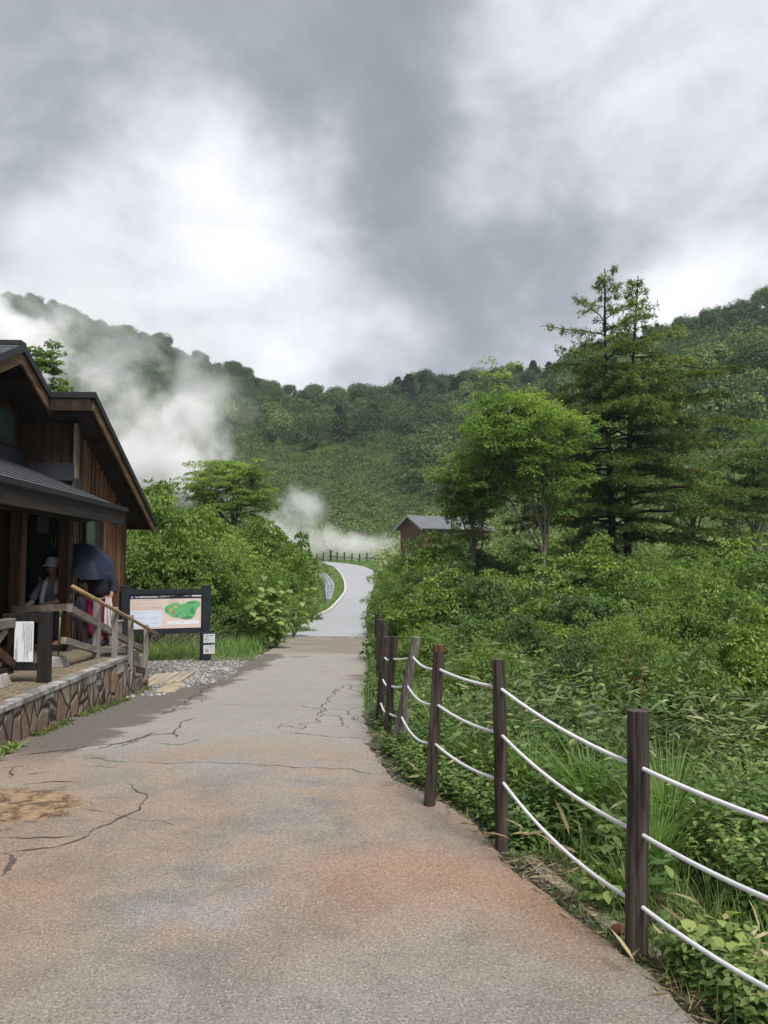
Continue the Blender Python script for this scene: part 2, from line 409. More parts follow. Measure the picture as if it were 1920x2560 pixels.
def stone_wall_mat():
    m, N = new_mat('stone_wall'); P = N.n('ShaderNodeTexCoord').outputs['Object']
    nd = N.n('ShaderNodeTexNoise', None, Scale=2.2, Detail=2.0, Vector=P)
    q = N.vmath('ADD', P, N.vmath('SCALE', N.vmath('SUBTRACT', nd.outputs[1], (.5, .5, .5)), .16))
    q = N.vmath('MULTIPLY', q, (3.5, 4.6, 2.7))
    v = N.n('ShaderNodeTexVoronoi', {'feature': 'F1'}, Vector=q, Scale=1.0, Randomness=.95)
    e = N.n('ShaderNodeTexVoronoi', {'feature': 'DISTANCE_TO_EDGE'}, Vector=q, Scale=1.0, Randomness=.95)
    s = N.n('ShaderNodeSeparateColor', None, Color=v.outputs['Color'])
    c = N.ramp(s.outputs[0], [(0, (.10, .088, .078)), (.3, (.20, .135, .095)), (.5, (.15, .125, .108)), (.7, (.24, .16, .11)), (.85, (.13, .118, .11)), (1, (.32, .26, .19))])
    n1 = N.noise(P, 14, 5, .65)
    f = N.map(n1, .3, .7, .7, 1.3, False)
    c = N.mix(1.0, c, N.n('ShaderNodeCombineColor', None, Red=f, Green=f, Blue=f).outputs[0], 'MULTIPLY')
    # lime runs from the coping
    st = N.noise(N.vmath('MULTIPLY', P, (9, 9, 1.2)), 1.0, 4, .6)
    c = N.mix(N.math('MULTIPLY', N.map(st, .60, .68), .75), c, (.42, .41, .38))
    gap = N.map(e.outputs[0], .015, .05)
    c = N.mix(gap, (.03, .027, .023), c)
    h = N.math('ADD', N.map(e.outputs[0], .0, .12), N.math('MULTIPLY', n1, .35))
    out(N, pbsdf(N, c, .85, N.bump(h, .9, .03), 0, .3)); return m
M['stone_wall'] = stone_wall_mat()

def brick_floor_mat():
    m, N = new_mat('porch_tiles'); P = N.n('ShaderNodeTexCoord').outputs['Object']
    b = N.n('ShaderNodeTexBrick', None, Vector=P, Color1=(.27, .21, .12), Color2=(.20, .165, .11), Mortar=(.07, .06, .05), Scale=1.0, Mortar_Size=.012)
    N.set(b, 'Brick Width', .21); N.set(b, 'Row Height', .105)
    c = N.mix(N.map(N.noise(P, 5, 4, .6), .42, .66), b.outputs[0], (.13, .115, .09))
    out(N, pbsdf(N, c, .8, N.bump(b.outputs[1], .4, .005), 0, .3)); return m
M['tiles'] = brick_floor_mat()

def paver_mat():
    m, N = new_mat('grey_pavers'); P = N.n('ShaderNodeTexCoord').outputs['Object']
    b = N.n('ShaderNodeTexBrick', None, Vector=P, Color1=(.36, .365, .39), Color2=(.33, .335, .36), Mortar=(.27, .275, .29), Scale=1.0, Mortar_Size=.018)
    N.set(b, 'Brick Width', .34); N.set(b, 'Row Height', .30)
    n = N.noise(P, 1.3, 4, .6)
    c = N.mix(N.map(n, .45, .7, 0, .35), b.outputs[0], (.33, .33, .34))
    sp = N.noise(P, 9, 3, .7)
    c = N.mix(N.map(sp, .66, .72, 0, .5), c, (.14, .14, .13))
    out(N, pbsdf(N, c, .8, N.bump(b.outputs[1], .3, .01), 0, .35)); return m
M['paver'] = paver_mat()

def asphalt_mat():
    m, N = new_mat('asphalt'); P = N.n('ShaderNodeTexCoord').outputs['Object']
    s = N.n('ShaderNodeSeparateXYZ', None, Vector=P); X, Y = s.outputs[0], s.outputs[1]
    big = N.noise(P, .55, 4, .55, .3); med = N.noise(P, 2.1, 5, .62, .3); fine = N.noise(P, 75, 4, .75); grit = N.noise(P, 190, 3, .8)
    c = N.mix(N.map(med, .35, .65), (.182, .167, .148), (.25, .235, .21))
    # paler, drier surface further along
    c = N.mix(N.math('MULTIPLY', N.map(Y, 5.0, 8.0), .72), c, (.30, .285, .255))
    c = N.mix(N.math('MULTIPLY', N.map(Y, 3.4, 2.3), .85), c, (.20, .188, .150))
    # iron stain
    yb = N.math('MULTIPLY', N.map(Y, 2.9, 3.9), N.map(Y, 9.0, 6.3))
    st = N.math('MULTIPLY', N.map(N.math('ADD', big, N.math('MULTIPLY', med, .5)), .66, .86), yb)
    c = N.mix(N.math('MULTIPLY', st, .48), c, (.31, .185, .12))
    d = N.vmath('DISTANCE', P, (1.15, 4.0, 0))
    c = N.mix(N.math('MULTIPLY', N.map(N.math('ADD', d, N.math('MULTIPLY', med, .5)), 1.35, .35), .6), c, (.35, .19, .11))
    d = N.vmath('LENGTH', N.vmath('MULTIPLY', N.vmath('SUBTRACT', P, (.15, 4.25, 0)), (.75, 1.3, 0)))
    c = N.mix(N.math('MULTIPLY', N.map(N.math('ADD', d, N.math('MULTIPLY', med, .9)), 1.35, .55), .5), c, (.33, .175, .10))
    d = N.vmath('DISTANCE', P, (-2.2, 3.4, 0))
    c = N.mix(N.math('MULTIPLY', N.map(N.math('ADD', d, N.math('MULTIPLY', big, .8)), 1.9, .6), .4), c, (.30, .18, .11))
    # bluish bleached blotches
    bl = N.noise(N.vmath('ADD', P, (7.3, 2.1, 0)), 1.1, 3, .5, .5)
    c = N.mix(N.map(bl, .60, .72, 0, .45), c, (.26, .26, .27))
    # newer dark surfacing along the wall
    wn = N.math('ADD', X, N.math('MULTIPLY_ADD', Y, -.04, N.math('MULTIPLY', N.math('SUBTRACT', med, .5), 1.3)))
    dk = N.math('MULTIPLY', N.map(wn, -2.75, -3.0), N.map(Y, 6.3, 7.3))
    c = N.mix(N.math('MULTIPLY', dk, .88), c, (.10, .088, .075))
    # concrete strip before the pavers
    pt = N.math('MULTIPLY', N.map(N.math('ADD', Y, N.math('MULTIPLY', med, .7)), 17.95, 18.1), 1.0)
    c = N.mix(pt, c, N.mix(N.map(big, .4, .6), (.20, .175, .145), (.26, .235, .195)))
    # rain-dark puddle stains
    pd = N.math('MULTIPLY', N.map(N.noise(N.vmath('MULTIPLY', P, (.8, 1.4, 1)), 1.1, 3, .5), .635, .66), N.map(Y, 12.5, 14))
    c = N.mix(N.math('MULTIPLY', pd, .7), c, (.17, .12, .10))
    # crumbled hole showing the orange base layer
    dd = N.vmath('LENGTH', N.vmath('MULTIPLY', N.vmath('SUBTRACT', P, (-2.72, 5.45, 0)), (.78, 1.15, 0)))
    hole = N.map(N.math('ADD', N.math('ADD', dd, .16), N.math('MULTIPLY', N.math('SUBTRACT', N.noise(P, 5, 5, .7), .5), .7)), .78, .66)
    rub = N.ramp(N.noise(P, 7, 6, .8, .6), [(0, (.05, .035, .028)), (.44, (.09, .062, .045)), (.50, (.26, .165, .09)), (.60, (.34, .245, .15)), (1, (.42, .34, .25))])
    c = N.mix(hole, c, rub)
    # crazing near the right edge
    q = N.vmath('ADD', P, N.vmath('SCALE', N.n('ShaderNodeTexNoise', None, Scale=2.5, Detail=4.0, Vector=P).outputs[1], .5))
    vo = N.n('ShaderNodeTexVoronoi', {'feature': 'DISTANCE_TO_EDGE'}, Vector=q, Scale=2.6)
    reg = N.math('MULTIPLY', N.map(N.math('ADD', X, N.math('MULTIPLY', big, .9)), .05, .35), N.math('MULTIPLY', N.map(Y, 8.3, 9.3), N.map(Y, 17, 13)))
    cr = N.math('MULTIPLY', N.map(vo.outputs[0], .035, .008), reg)
    c = N.mix(N.math('MULTIPLY', cr, .85), c, (.05, .047, .045))
    c = N.mix(N.math('MULTIPLY', N.map(N.noise(P, 6, 4, .7), .5, .62), N.math('MULTIPLY', N.map(X, -.25, .05), N.math('MULTIPLY', N.map(Y, 9.5, 10.5), N.map(Y, 15, 13)))), c, (.09, .085, .08))
    # aggregate
    fade = N.map(Y, 3, 14, 1.0, .25, False)
    g = N.map(fine, .3, .7, -.55, .42, False)
    g = N.math('MULTIPLY_ADD', g, fade, 1.0)
    c = N.mix(1.0, c, N.n('ShaderNodeCombineColor', None, Red=g, Green=g, Blue=g).outputs[0], 'MULTIPLY')
    c = N.mix(N.math('MULTIPLY', N.map(grit, .60, .68), N.math('MULTIPLY', fade, .55)), c, (.60, .54, .42))
    c = N.mix(N.math('MULTIPLY', N.map(grit, .40, .33), N.math('MULTIPLY', fade, .55)), c, (.06, .055, .05))
    sp = N.n('ShaderNodeTexVoronoi', {'feature': 'F1'}, Vector=P, Scale=85.0)
    spc = N.n('ShaderNodeSeparateColor', None, Color=sp.outputs['Color'])
    spot = N.math('MULTIPLY', N.map(sp.outputs['Distance'], .48, .30), N.math('GREATER_THAN', spc.outputs[0], .62))
    c = N.mix(N.math('MULTIPLY', spot, N.math('MULTIPLY', fade, .55)), c, N.ramp(spc.outputs[1], [(0, (.07, .065, .06)), (.45, (.10, .09, .08)), (.5, (.36, .32, .25)), (1, (.50, .45, .36))]))
    h = N.math('ADD', N.math('MULTIPLY', fine, .6), N.math('MULTIPLY', grit, .5))
    h = N.math('SUBTRACT', h, N.math('MULTIPLY', hole, .5))
    out(N, pbsdf(N, c, .82, N.bump(h, .55, .008), 0, .3)); return m
M['asphalt'] = asphalt_mat()

def ground_mat():
    m, N = new_mat('soil'); P = N.n('ShaderNodeNewGeometry').outputs['Position']
    n = N.noise(P, 3, 5, .7); g = N.noise(P, .5, 3, .5); f = N.noise(P, 40, 4, .75)
    c = N.ramp(f, [(0, (.02, .015, .01)), (.45, (.07, .05, .035)), (.6, (.13, .095, .065)), (1, (.25, .19, .13))])
    c = N.mix(N.map(n, .45, .6), c, (.035, .05, .015))
    sy = N.n('ShaderNodeSeparateXYZ', None, Vector=P).outputs[1]
    c = N.mix(N.map(sy, 18, 40), c, N.ramp(n, [(0, (.03, .05, .015)), (1, (.10, .14, .04))]))
    out(N, pbsdf(N, c, .95, N.bump(f, .8, .02), 0, .2)); return m
M['soil'] = ground_mat()
def hill_mat():
    m, N = new_mat('hill_cover'); P = N.n('ShaderNodeNewGeometry').outputs['Position']
    n = N.noise(P, .35, 5, .7); b = N.noise(P, .03, 4, .6)
    c = N.ramp(n, [(0, (.02, .04, .012)), (.5, (.05, .085, .022)), (1, (.13, .17, .05))])
    s = N.n('ShaderNodeSeparateXYZ', None, Vector=P)
    # bare sulphur ground low on the left
    bare = N.math('MULTIPLY', N.map(s.outputs[0], -30, -48), N.map(N.math('ADD', s.outputs[2], N.math('MULTIPLY', b, 16)), 44, 24))
    c = N.mix(N.math('MULTIPLY', bare, .9), c, N.ramp(n, [(0, (.22, .19, .15)), (.5, (.38, .34, .28)), (1, (.52, .49, .42))]))
    out(N, pbsdf(N, c, .95, N.bump(n, 1, 1.0), 0, .1)); return m
M['hill'] = hill_mat()
M['gravel'] = plain('gravel_bed', (.20, .19, .18), .9, .5, 45, .9)
M['stones'] = leafmat('stones', (.08, .076, .07), (.22, .21, .20), (.42, .40, .37), 0.0, .85, 2)

# ------------------------------------------------------------------ ground, hills, paths
ys = np.concatenate([np.linspace(-6, 3, 19), 3 * np.exp(np.linspace(0, math.log(105 / 3), 230))[1:]])
aa = np.linspace(-1.25, 1.25, 241)
def sheet(ys):
    Yg, A = np.meshgrid(ys, aa, indexing='ij'); X = A * (np.maximum(Yg, 0) + 12)
    Z = terrain(X, Yg)
    inpath = (X > le_x(Yg) - .02) & (X < re_x(Yg) + .02) & (Yg < YEND)
    Z = np.where(inpath, zp(Yg) - .03, Z - .012)
    pv = (Yg >= YEND - 1) & (X > -9) & (X < 6) & (Yg < 112); Z = np.where(pv, Z - .05, Z)
    return np.stack([X, Yg, Z], -1)
props(part('ground', Geo().grid(sheet(ys)), M['soil'], smooth=True), kind='structure')
ys2 = np.linspace(105, 380, 190)
props(part('hills', Geo().grid(sheet(ys2)), M['hill'], smooth=True), kind='structure')

yr = np.concatenate([np.arange(-4, 2, .25), np.arange(2, YEND, .05), [YEND]])
L = le_x(yr); Rg = re_x(yr)
jag = fbm(yr * 3.1, yr * 0 + .5, 4, 20) * .16 * sstep(yr, 1, 3) * (1 - sstep(yr, YEND - 3, YEND))
Rg = Rg + jag; L = L + fbm(yr * 2.1, yr * 0 + 4.5, 4, 21) * .3 * sstep(yr, 12, 13) * (1 - sstep(yr, YEND - 2, YEND))
tt = np.linspace(0, 1, 30)
X = L[:, None] + (Rg - L)[:, None] * tt; Yg = np.broadcast_to(yr[:, None], X.shape)
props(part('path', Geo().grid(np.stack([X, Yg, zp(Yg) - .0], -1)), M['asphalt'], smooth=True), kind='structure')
PL = [(702, 1594), (740, 1571), (778, 1552), (829, 1528), (850, 1505), (867, 1480), (865, 1456), (858, 1440), (845, 1424), (830, 1415.5), (813, 1411.5), (782, 1409), (720, 1408)]
PR = [(919, 1594), (917, 1571), (916, 1552), (915, 1528), (922, 1505), (930, 1480), (939, 1456), (942, 1441), (932, 1425), (905, 1415), (865, 1409), (825, 1405), (730, 1401.5)]
def spl(pts, n=160):
    P = np.array(pts); d = np.concatenate([[0], np.cumsum(np.linalg.norm(np.diff(P, axis=0), axis=1))])
    # catmull-like smoothing through dense linear + box filter
    t = np.linspace(0, d[-1], n); Q = np.stack([np.interp(t, d, P[:, k]) for k in range(P.shape[1])], -1)
    for _ in range(6):
        Q[1:-1] = (Q[:-2] + 2 * Q[1:-1] + Q[2:]) / 4
    return Q
def ribbon(Lp, Rp, dz, n=13):
    tt = np.linspace(0, 1, n)[None, :, None]
    V = Lp[:, None] * (1 - tt) + Rp[:, None] * tt
    V[..., 2] = zp(V[..., 1]) + dz
    return V
PLw = np.array([G(*p) for p in PL]); PRw = np.array([G(*p) for p in PR])
idx = np.linspace(0, len(PL) - 1, 170)
PLs = np.stack([np.interp(idx, np.arange(len(PL)), PLw[:, k]) for k in range(3)], -1); PRs = np.stack([np.interp(idx, np.arange(len(PR)), PRw[:, k]) for k in range(3)], -1)
for _ in range(10):
    for q in (PLs, PRs): q[1:-1] = (q[:-2] + 2 * q[1:-1] + q[2:]) / 4
props(part('paved_path', Geo().grid(ribbon(PLs, PRs, .025)), M['paver'], smooth=True), kind='structure')
# pale kerb row along the bend and across the start
def kerb(P, w, h, mat, name):
    g = Geo(); P = np.asarray(P, float)
    for i in range(len(P) - 1):
        a, b = P[i], P[i + 1]; l = np.linalg.norm(b - a)
        if l < .05: continue
        m = b - (b - a) / l * .015
        g.beam(a + [0, 0, h / 2 - .05], m + [0, 0, h / 2 - .05], w, h + .1, tint=rng.uniform(.2, .8))
    return props(part(name, g, mat), kind='structure')
kP = PLs[28:120].copy(); kP[:, 0] -= .09; kP[:, 2] = zp(kP[:, 1])
kerb(kP[::2], .16, .09, plain('kerb_pale', (.50, .48, .42), .85, .25, 4), 'kerb')
a0, b0 = G(702, 1594), G(919, 1594); kerb([a0 + (b0 - a0) * t for t in np.linspace(0, 1, 9)], .13, .035, M['concrete'], 'kerb')
kerb([G(922, 1572) + [.08, 0, 0], G(921, 1590) + [.1, 0, 0], G(934, 1622) + [.1, 0, 0]], .12, .13, M['concrete'], 'kerb')
kr = [G(*p) + [.13, .02, 0] for p in [(1262, 2140), (1308, 2187), (1380, 2247), (1446, 2303), (1530, 2365), (1620, 2430), (1680, 2490)]]
kerb(kr, .075, -.006, M['kerb_pink'], 'kerb')
# stone-lined channel left of the bend
cl = [(815, 1503), (812, 1480), (812, 1465), (802, 1450), (797, 1437)]; crr = [(828, 1503), (836, 1480), (838, 1465), (829, 1450), (817, 1437)]
CLs, CRs = spl([G(*p) for p in cl], 40), spl([G(*p) for p in crr], 40)
g = Geo()
for i in range(len(CLs) - 1):
    a, b = CLs[i], CRs[i]; n = 3
    for k in range(n):
        t0 = k / n + .03 + rng.uniform(-.03, .05); t1 = (k + 1) / n - .03
        p0 = a + (b - a) * t0; p1 = a + (b - a) * t1; stp = (CLs[i + 1] - CLs[i]) * .86
        z = .12 + rng.uniform(0, .05)
        q = [p0, p1, p1 + stp, p0 + stp]
        g.hexa([v + [0, 0, -.2] for v in q] + [v + [0, 0, z] for v in q], tint=rng.uniform(0, 1))
props(part('stone_channel', g, plain('channel_stone', (.27, .29, .33), .6, .35, 3, .4)), kind='structure')

# cracks: ragged dark seams in the asphalt
def crack_world(pts): return [G(x * .5787, 1700 + y * .5787) for x, y in pts]
CR = [([(0, 750), (100, 738), (250, 718), (340, 685), (400, 650), (490, 615), (540, 590), (630, 560), (610, 540), (640, 510), (600, 470), (550, 450)], .022),
      ([(0, 683), (130, 688), (250, 680), (360, 660)], .018), ([(0, 858), (30, 840), (65, 800), (60, 760), (30, 745)], .05),
      ([(350, 565), (500, 580), (620, 612), (830, 625)], .007), ([(490, 615), (520, 600), (560, 585)], .05),
      ([(360, 340), (430, 342), (530, 355), (800, 360), (1200, 372), (1500, 392), (1640, 412)], .012), ([(380, 340), (450, 345)], .06),
      ([(400, 305), (480, 280), (580, 262), (640, 240), (760, 230), (790, 180), (850, 160)], .026), ([(240, 320), (420, 285), (560, 268), (640, 240), (700, 222)], .03),
      ([(90, 330), (200, 318), (330, 300)], .06), ([(480, 300), (600, 262), (720, 262)], .015), ([(760, 230), (770, 250)], .04), ([(580, 232), (640, 240)], .015),
      ([(640, 270), (760, 282), (830, 270), (880, 250)], .015), ([(80, 455), (200, 445), (370, 435)], .018), ([(0, 380), (120, 378)], .03), ([(40, 380), (70, 410), (50, 430)], .025), ([(60, 412), (230, 400)], .016), ([(180, 485), (360, 465)], .012),
      ([(380, 515), (570, 510)], .008), ([(350, 530), (450, 545)], .01), ([(340, 560), (470, 575)], .014), ([(700, 390), (760, 396)], .035), ([(1340, 440), (1400, 446)], .03), ([(330, 372), (530, 380)], .008),
      ([(0, 978), (40, 998)], .012), ([(1190, 205), (1250, 200), (1300, 210), (1320, 190), (1380, 180), (1390, 120), (1430, 70), (1450, 40)], .02),
      ([(1230, 225), (1350, 240), (1520, 250), (1600, 252)], .016), ([(1200, 212), (1215, 190), (1260, 182)], .014), ([(1280, 112), (1400, 125), (1500, 130), (1560, 120)], .022), ([(1380, 125), (1400, 150), (1470, 160), (1480, 200), (1420, 205)], .014),
      ([(920, 105), (1200, 112), (1300, 115)], .012), ([(1500, 130), (1540, 175), (1570, 150)], .02), ([(1480, 200), (1510, 208)], .012), ([(1430, 60), (1500, 20), (1560, 60)], .02), ([(1560, 270), (1620, 300), (1650, 360)], .05),
      ([(640, 155), (720, 150), (850, 60), (940, 5)], .03), ([(850, 62), (905, 75), (860, 95), (770, 115)], .02)]
g = Geo()
for pts, w in CR:
    P = np.array(crack_world(pts)); d = np.concatenate([[0], np.cumsum(np.linalg.norm(np.diff(P, axis=0), axis=1))])
    n = max(6, int(d[-1] / .018)); t = np.linspace(0, d[-1], n)
    Q = np.stack([np.interp(t, d, P[:, k]) for k in range(3)], -1)
    T = np.gradient(Q, axis=0); T /= np.linalg.norm(T, axis=1, keepdims=True) + 1e-9; Nn = np.stack([-T[:, 1], T[:, 0], 0 * T[:, 0]], -1)
    o = fbm(t * 5, t * 0 + w * 900, 5, 31) * .16
    Q = Q + Nn * o[:, None]
    ww = .75 * w * np.clip(.75 + fbm(t * 14, t * 0, 4, int(w * 9999)) * 2.6, .12, 2.0) * np.clip(np.minimum(t, d[-1] - t) / .15, .15, 1)
    ww2 = .75 * w * np.clip(.75 + fbm(t * 14, t * 0 + 9, 4, int(w * 9999)) * 2.6, .12, 2.0)
    V = np.stack([Q - Nn * ww[:, None] * .5, Q + Nn * ww2[:, None] * .5 * np.clip(np.minimum(t, d[-1] - t) / .15, .15, 1)[:, None]], 1); V[..., 2] = zp(V[..., 1]) + .004
    g.grid(V)
props(part('path_cracks', g, plain('crack_dirt', (.085, .072, .062), .95, .4, 60)), kind='structure')

# gravel yard in front of the map board
gl = [G(*p) for p in [(372, 1768), (372, 1700), (372, 1672), (400, 1652), (520, 1648), (600, 1640)]]
gr_ = [G(*p) for p in [(430, 1768), (505, 1730), (560, 1700), (600, 1665), (625, 1650), (640, 1638)]]
L3, R3 = spl(gl, 30), spl(gr_, 30); L3[:, 0] -= .5
V = ribbon(L3, R3 + np.array([.25, 0, 0]), -.006, 12)
props(part('gravel', Geo().grid(V), M['gravel'], smooth=True), kind='structure')
g = Geo(); n = 9000
ii = rng.integers(0, 29, n); a = rng.random(n)[:, None]; b = (rng.random(n) ** 1)[:, None]
Lp = L3[ii] * (1 - a) + L3[ii + 1] * a; Rp = R3[ii] * (1 - a) + R3[ii + 1] * a; C = Lp * (1 - b) + (Rp + [.15, 0, 0]) * b
C = C[C[:, 0] < le_x(C[:, 1]) + .12]; n = len(C)
C[:, 2] = zp(C[:, 1]) + .004
r = rng.uniform(.012, .034, n)[:, None]
o6 = np.array([[1, 0, 0], [0, 1, 0], [-1, 0, 0], [0, -1, 0], [0, 0, .7], [0, 0, -.5]], float)
V = C[:, None] + o6[None] * r[:, None] * rng.uniform(.6, 1.25, (n, 6, 1)); 
th = rng.random(n) * 6.3
tr = np.array([[0, 1, 4, 0], [1, 2, 4, 1], [2, 3, 4, 2], [3, 0, 4, 3]])
g.add(V.reshape(-1, 3), (np.arange(n)[:, None, None] * 6 + tr[None]).reshape(-1, 4), np.repeat(rng.random(n), 4))
props(part('gravel_stones', g, M['stones']), 'loose grey gravel before the map board', kind='stuff')

# ------------------------------------------------------------------ rest house on the left
RB = R_(2.32); cb, sb = math.cos(RB), math.sin(RB)
def fr(V):
    V = np.asarray(V, float); return np.stack([V[..., 0] * cb - V[..., 1] * sb, V[..., 0] * sb + V[..., 1] * cb, V[..., 2]], -1)
def FP(p, q, z): return fr(np.array([p, q, z], float))
def zroof(q): return 4.72 - .43 * abs(q - 11.7)
house = thing('rest_house', FP(-6.5, 12, -.35), 'dark weathered timber rest house with stepped metal roof and covered porch', 'building')
def boards_p(g, p, q0, q1, z0, ztop, w=.11, out_=.022, sgn=1):
    q = q0
    while q < q1 - .01:
        ww = min(w * rng.uniform(.8, 1.2), q1 - q); t = out_ * rng.uniform(.5, 1.3)
        za, zb = ztop(q), ztop(q + ww)
        a, b = q + .004, q + ww - .004
        g.hexa([[p - .02, a, z0], [p + t, a, z0], [p + t, b, z0], [p - .02, b, z0], [p - .02, a, za], [p + t, a, za], [p + t, b, zb], [p - .02, b, zb]], fr, rng.uniform(.1, .9))
        q += ww
def boards_q(g, q, p0, p1, z0, ztop, w=.15, out_=.02):
    p = p0
    while p < p1 - .01:
        ww = min(w * rng.uniform(.8, 1.2), p1 - p); t = out_ * rng.uniform(.5, 1.3)
        g.box((p + .004, q - t, z0), (p + ww - .004, q + .02, ztop), fr, rng.uniform(.1, .9)); p += ww
ZF = .36
rp = lambda q: zroof(q) - .17
g = Geo(); boards_p(g, -4.45, 13.3, 16.35, -.5, rp, .095, .03)
for q in np.arange(13.35, 16.3, .19):                      # cover battens
    g.box((-4.45, q, -.5), (-4.395, q + .035, rp(q) - .01), fr, rng.uniform(.3, 1))
g.box((-4.62, 13.34, -.5), (-4.475, 16.3, 2.3), fr, .1)
part('wall', g, M['wood_orange'], house)
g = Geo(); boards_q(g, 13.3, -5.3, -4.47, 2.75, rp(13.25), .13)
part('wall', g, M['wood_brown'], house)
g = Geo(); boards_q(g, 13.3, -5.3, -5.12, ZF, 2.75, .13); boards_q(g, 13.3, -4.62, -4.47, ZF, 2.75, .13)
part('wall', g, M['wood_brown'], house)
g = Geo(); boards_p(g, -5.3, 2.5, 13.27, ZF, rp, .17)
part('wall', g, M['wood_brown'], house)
g = Geo(); g.box((-12, 2.6, -.4), (-5.34, 13.25, 3.0), fr); g.box((-12, 13.34, -.4), (-4.64, 16.3, 2.3), fr)
part('inner_wall', g, M['black'], house)
g = Geo(); g.box((-4.452, 13.268, ZF), (-4.40, 13.31, rp(13.3)), fr); part('corner_trim', g, M['wood_grey_v'], house)
g = Geo(); g.box((-5.3, 13.24, 2.94), (-4.43, 13.262, 3.22), fr); g.box((-5.275, 2.5, 3.18), (-5.25, 13.25, 3.42), fr)
g.box((-4.43, 13.24, 2.80), (-4.385, 13.50, 2.98), fr); part('flashing', g, M['flash'], house)
# door under the porch with a notice on it
dg = Geo(); dg.box((-5.10, 13.25, ZF), (-4.64, 13.32, 2.35), fr)
door = part('door', dg, M['trim'], house)
g = Geo(); g.box((-4.985, 13.236, 2.10), (-4.80, 13.247, 2.36), fr); part('notice', g, plain('notice_paper', (.16, .165, .17), .7, .1, 5), door)
g = Geo(); g.box((-4.93, 13.225, 1.1), (-4.90, 13.247, 1.4), fr); part('handle', g, M['rope'], door)
g = Geo(); g.box((-4.70, 13.238, 1.88), (-4.685, 13.247, 2.02), fr); g.box((-4.76, 13.238, 1.90), (-4.752, 13.247, 2.02), fr); part('pane', g, M['sasa'], door)  # pale slots: light showing through the door, put in as colour
# windows
wf = Geo(); q0, q1, z0, z1 = 13.62, 14.62, 1.70, 2.46; p = -4.40
for a in [((p, q0, z0), (p + .06, q0 + .06, z1)), ((p, q1 - .06, z0), (p + .06, q1, z1)), ((p, q0 + .06, z0), (p + .06, q1 - .06, z0 + .06)), ((p, q0 + .06, z1 - .05), (p + .06, q1 - .06, z1)), ((p, 14.30, z0 + .06), (p + .055, 14.36, z1 - .05)), ((p + .003, q0 - .03, z0 - .05), (p + .10, q1 + .03, z0 - .002))]: wf.box(a[0], a[1], fr)
win = part('window', wf, M['wood_dark'], house)
g = Geo(); g.box((p, q0 + .06, z0 + .06), (p + .02, 14.30, z1 - .05), fr); part('pane', g, M['glass'], win)
g = Geo(); g.box((p, 14.36, z0 + .06), (p + .02, q1 - .06, z1 - .05), fr); part('pane', g, M['black'], win)
wf = Geo(); q0, q1, z0, z1 = 11.3, 12.95, 3.42, 4.02; p = -5.27
for a in [((p, q0, z0), (p + .05, q0 + .07, z1)), ((p, q1 - .07, z0), (p + .05, q1, z1)), ((p, q0 + .07, z0), (p + .05, q1 - .07, z0 + .07)), ((p, q0 + .07, z1 - .06), (p + .05, q1 - .07, z1))]: wf.box(a[0], a[1], fr)
win = part('window', wf, M['wood_brown'], house)
g = Geo(); g.box((p, q0 + .07, z0 + .07), (p + .02, q1 - .07, z1 - .06), fr); part('pane', g, M['glass'], win)
# main roof
def slope(g, p0, p1, q0, q1, t0, t1, tint=None):           # slab between offsets t0 (top) and t1 (bottom) under the roof line
    za, zb = zroof(q0), zroof(q1)
    g.hexa([[p0, q0, za - t1], [p1, q0, za - t1], [p1, q1, zb - t1], [p0, q1, zb - t1], [p0, q0, za - t0], [p1, q0, za - t0], [p1, q1, zb - t0], [p0, q1, zb - t0]], fr, tint)
g = Geo()
for q in np.arange(6.3, 11.69, .18): slope(g, -14, -4.68, q, q + .18, -.012 * ((q * 50) % 2 > 1), .04)
for q in np.arange(11.7, 12.79, .1833): slope(g, -14, -4.68, q, min(q + .1833, 12.8), 0, .04)
for k in range(23): slope(g, -14, -4.0, 12.8 + k * .1783, 12.8 + (k + 1) * .1783 - .004, .008 * (k % 2), .04)
for q in np.arange(6.4, 11.6, .2):                          # raised course edges
    z = zroof(q); g.box((-14, q, z), (-4.69, q + .03, z + .028), fr)
roof = part('roof', g, M['roof'], house)
g = Geo(); g.box((-14, 11.6, 4.70), (-4.66, 11.8, 4.765), fr); part('ridge_cap', g, M['trim'], roof)
g = Geo()
slope(g, -14, -4.72, 6.3, 11.7, .042, .12); slope(g, -14, -4.72, 11.7, 12.80, .042, .12); slope(g, -14, -4.04, 12.803, 16.86, .042, .12)
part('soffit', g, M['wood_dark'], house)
g = Geo()
slope(g, -4.678, -4.64, 6.3, 11.7, -.01, .10); slope(g, -4.678, -4.64, 11.703, 12.797, -.01, .10); slope(g, -3.998, -3.96, 12.80, 16.92, -.01, .10)
g.box((-4.64, 12.74, 4.18), (-3.96, 12.797, 4.27), fr); g.box((-14, 16.9, zroof(16.9) - .12), (-3.998, 16.94, zroof(16.9) + .01), fr)
part('roof_trim', g, M['trim'], roof)
g = Geo()
slope(g, -4.715, -4.68, 6.3, 11.7, .102, .27); slope(g, -4.715, -4.68, 11.703, 12.90, .102, .27); slope(g, -4.035, -4.0, 12.80, 16.88, .102, .25)
part('barge_board', g, M['wood_pale'], house)
g = Geo(); g.box((-4.68, 12.76, 3.98), (-4.04, 12.80, 4.178), fr); part('fascia_board', g, M['wood_brown'], house)
for q in (12.9, 13.75, 14.5, 15.25, 16.0, 16.72):
    z = zroof(q) - .19; g = Geo(); g.box((-4.7, q, z - .07), (-4.06, q + .10, z + .065), fr); part('purlin', g, M['wood_brown'], house)
for q in (10.3, 12.1):
    z = zroof(q) - .19; g = Geo(); g.box((-5.4, q, z - .07), (-4.74, q + .10, z + .065), fr); part('purlin', g, M['wood_brown'], house)
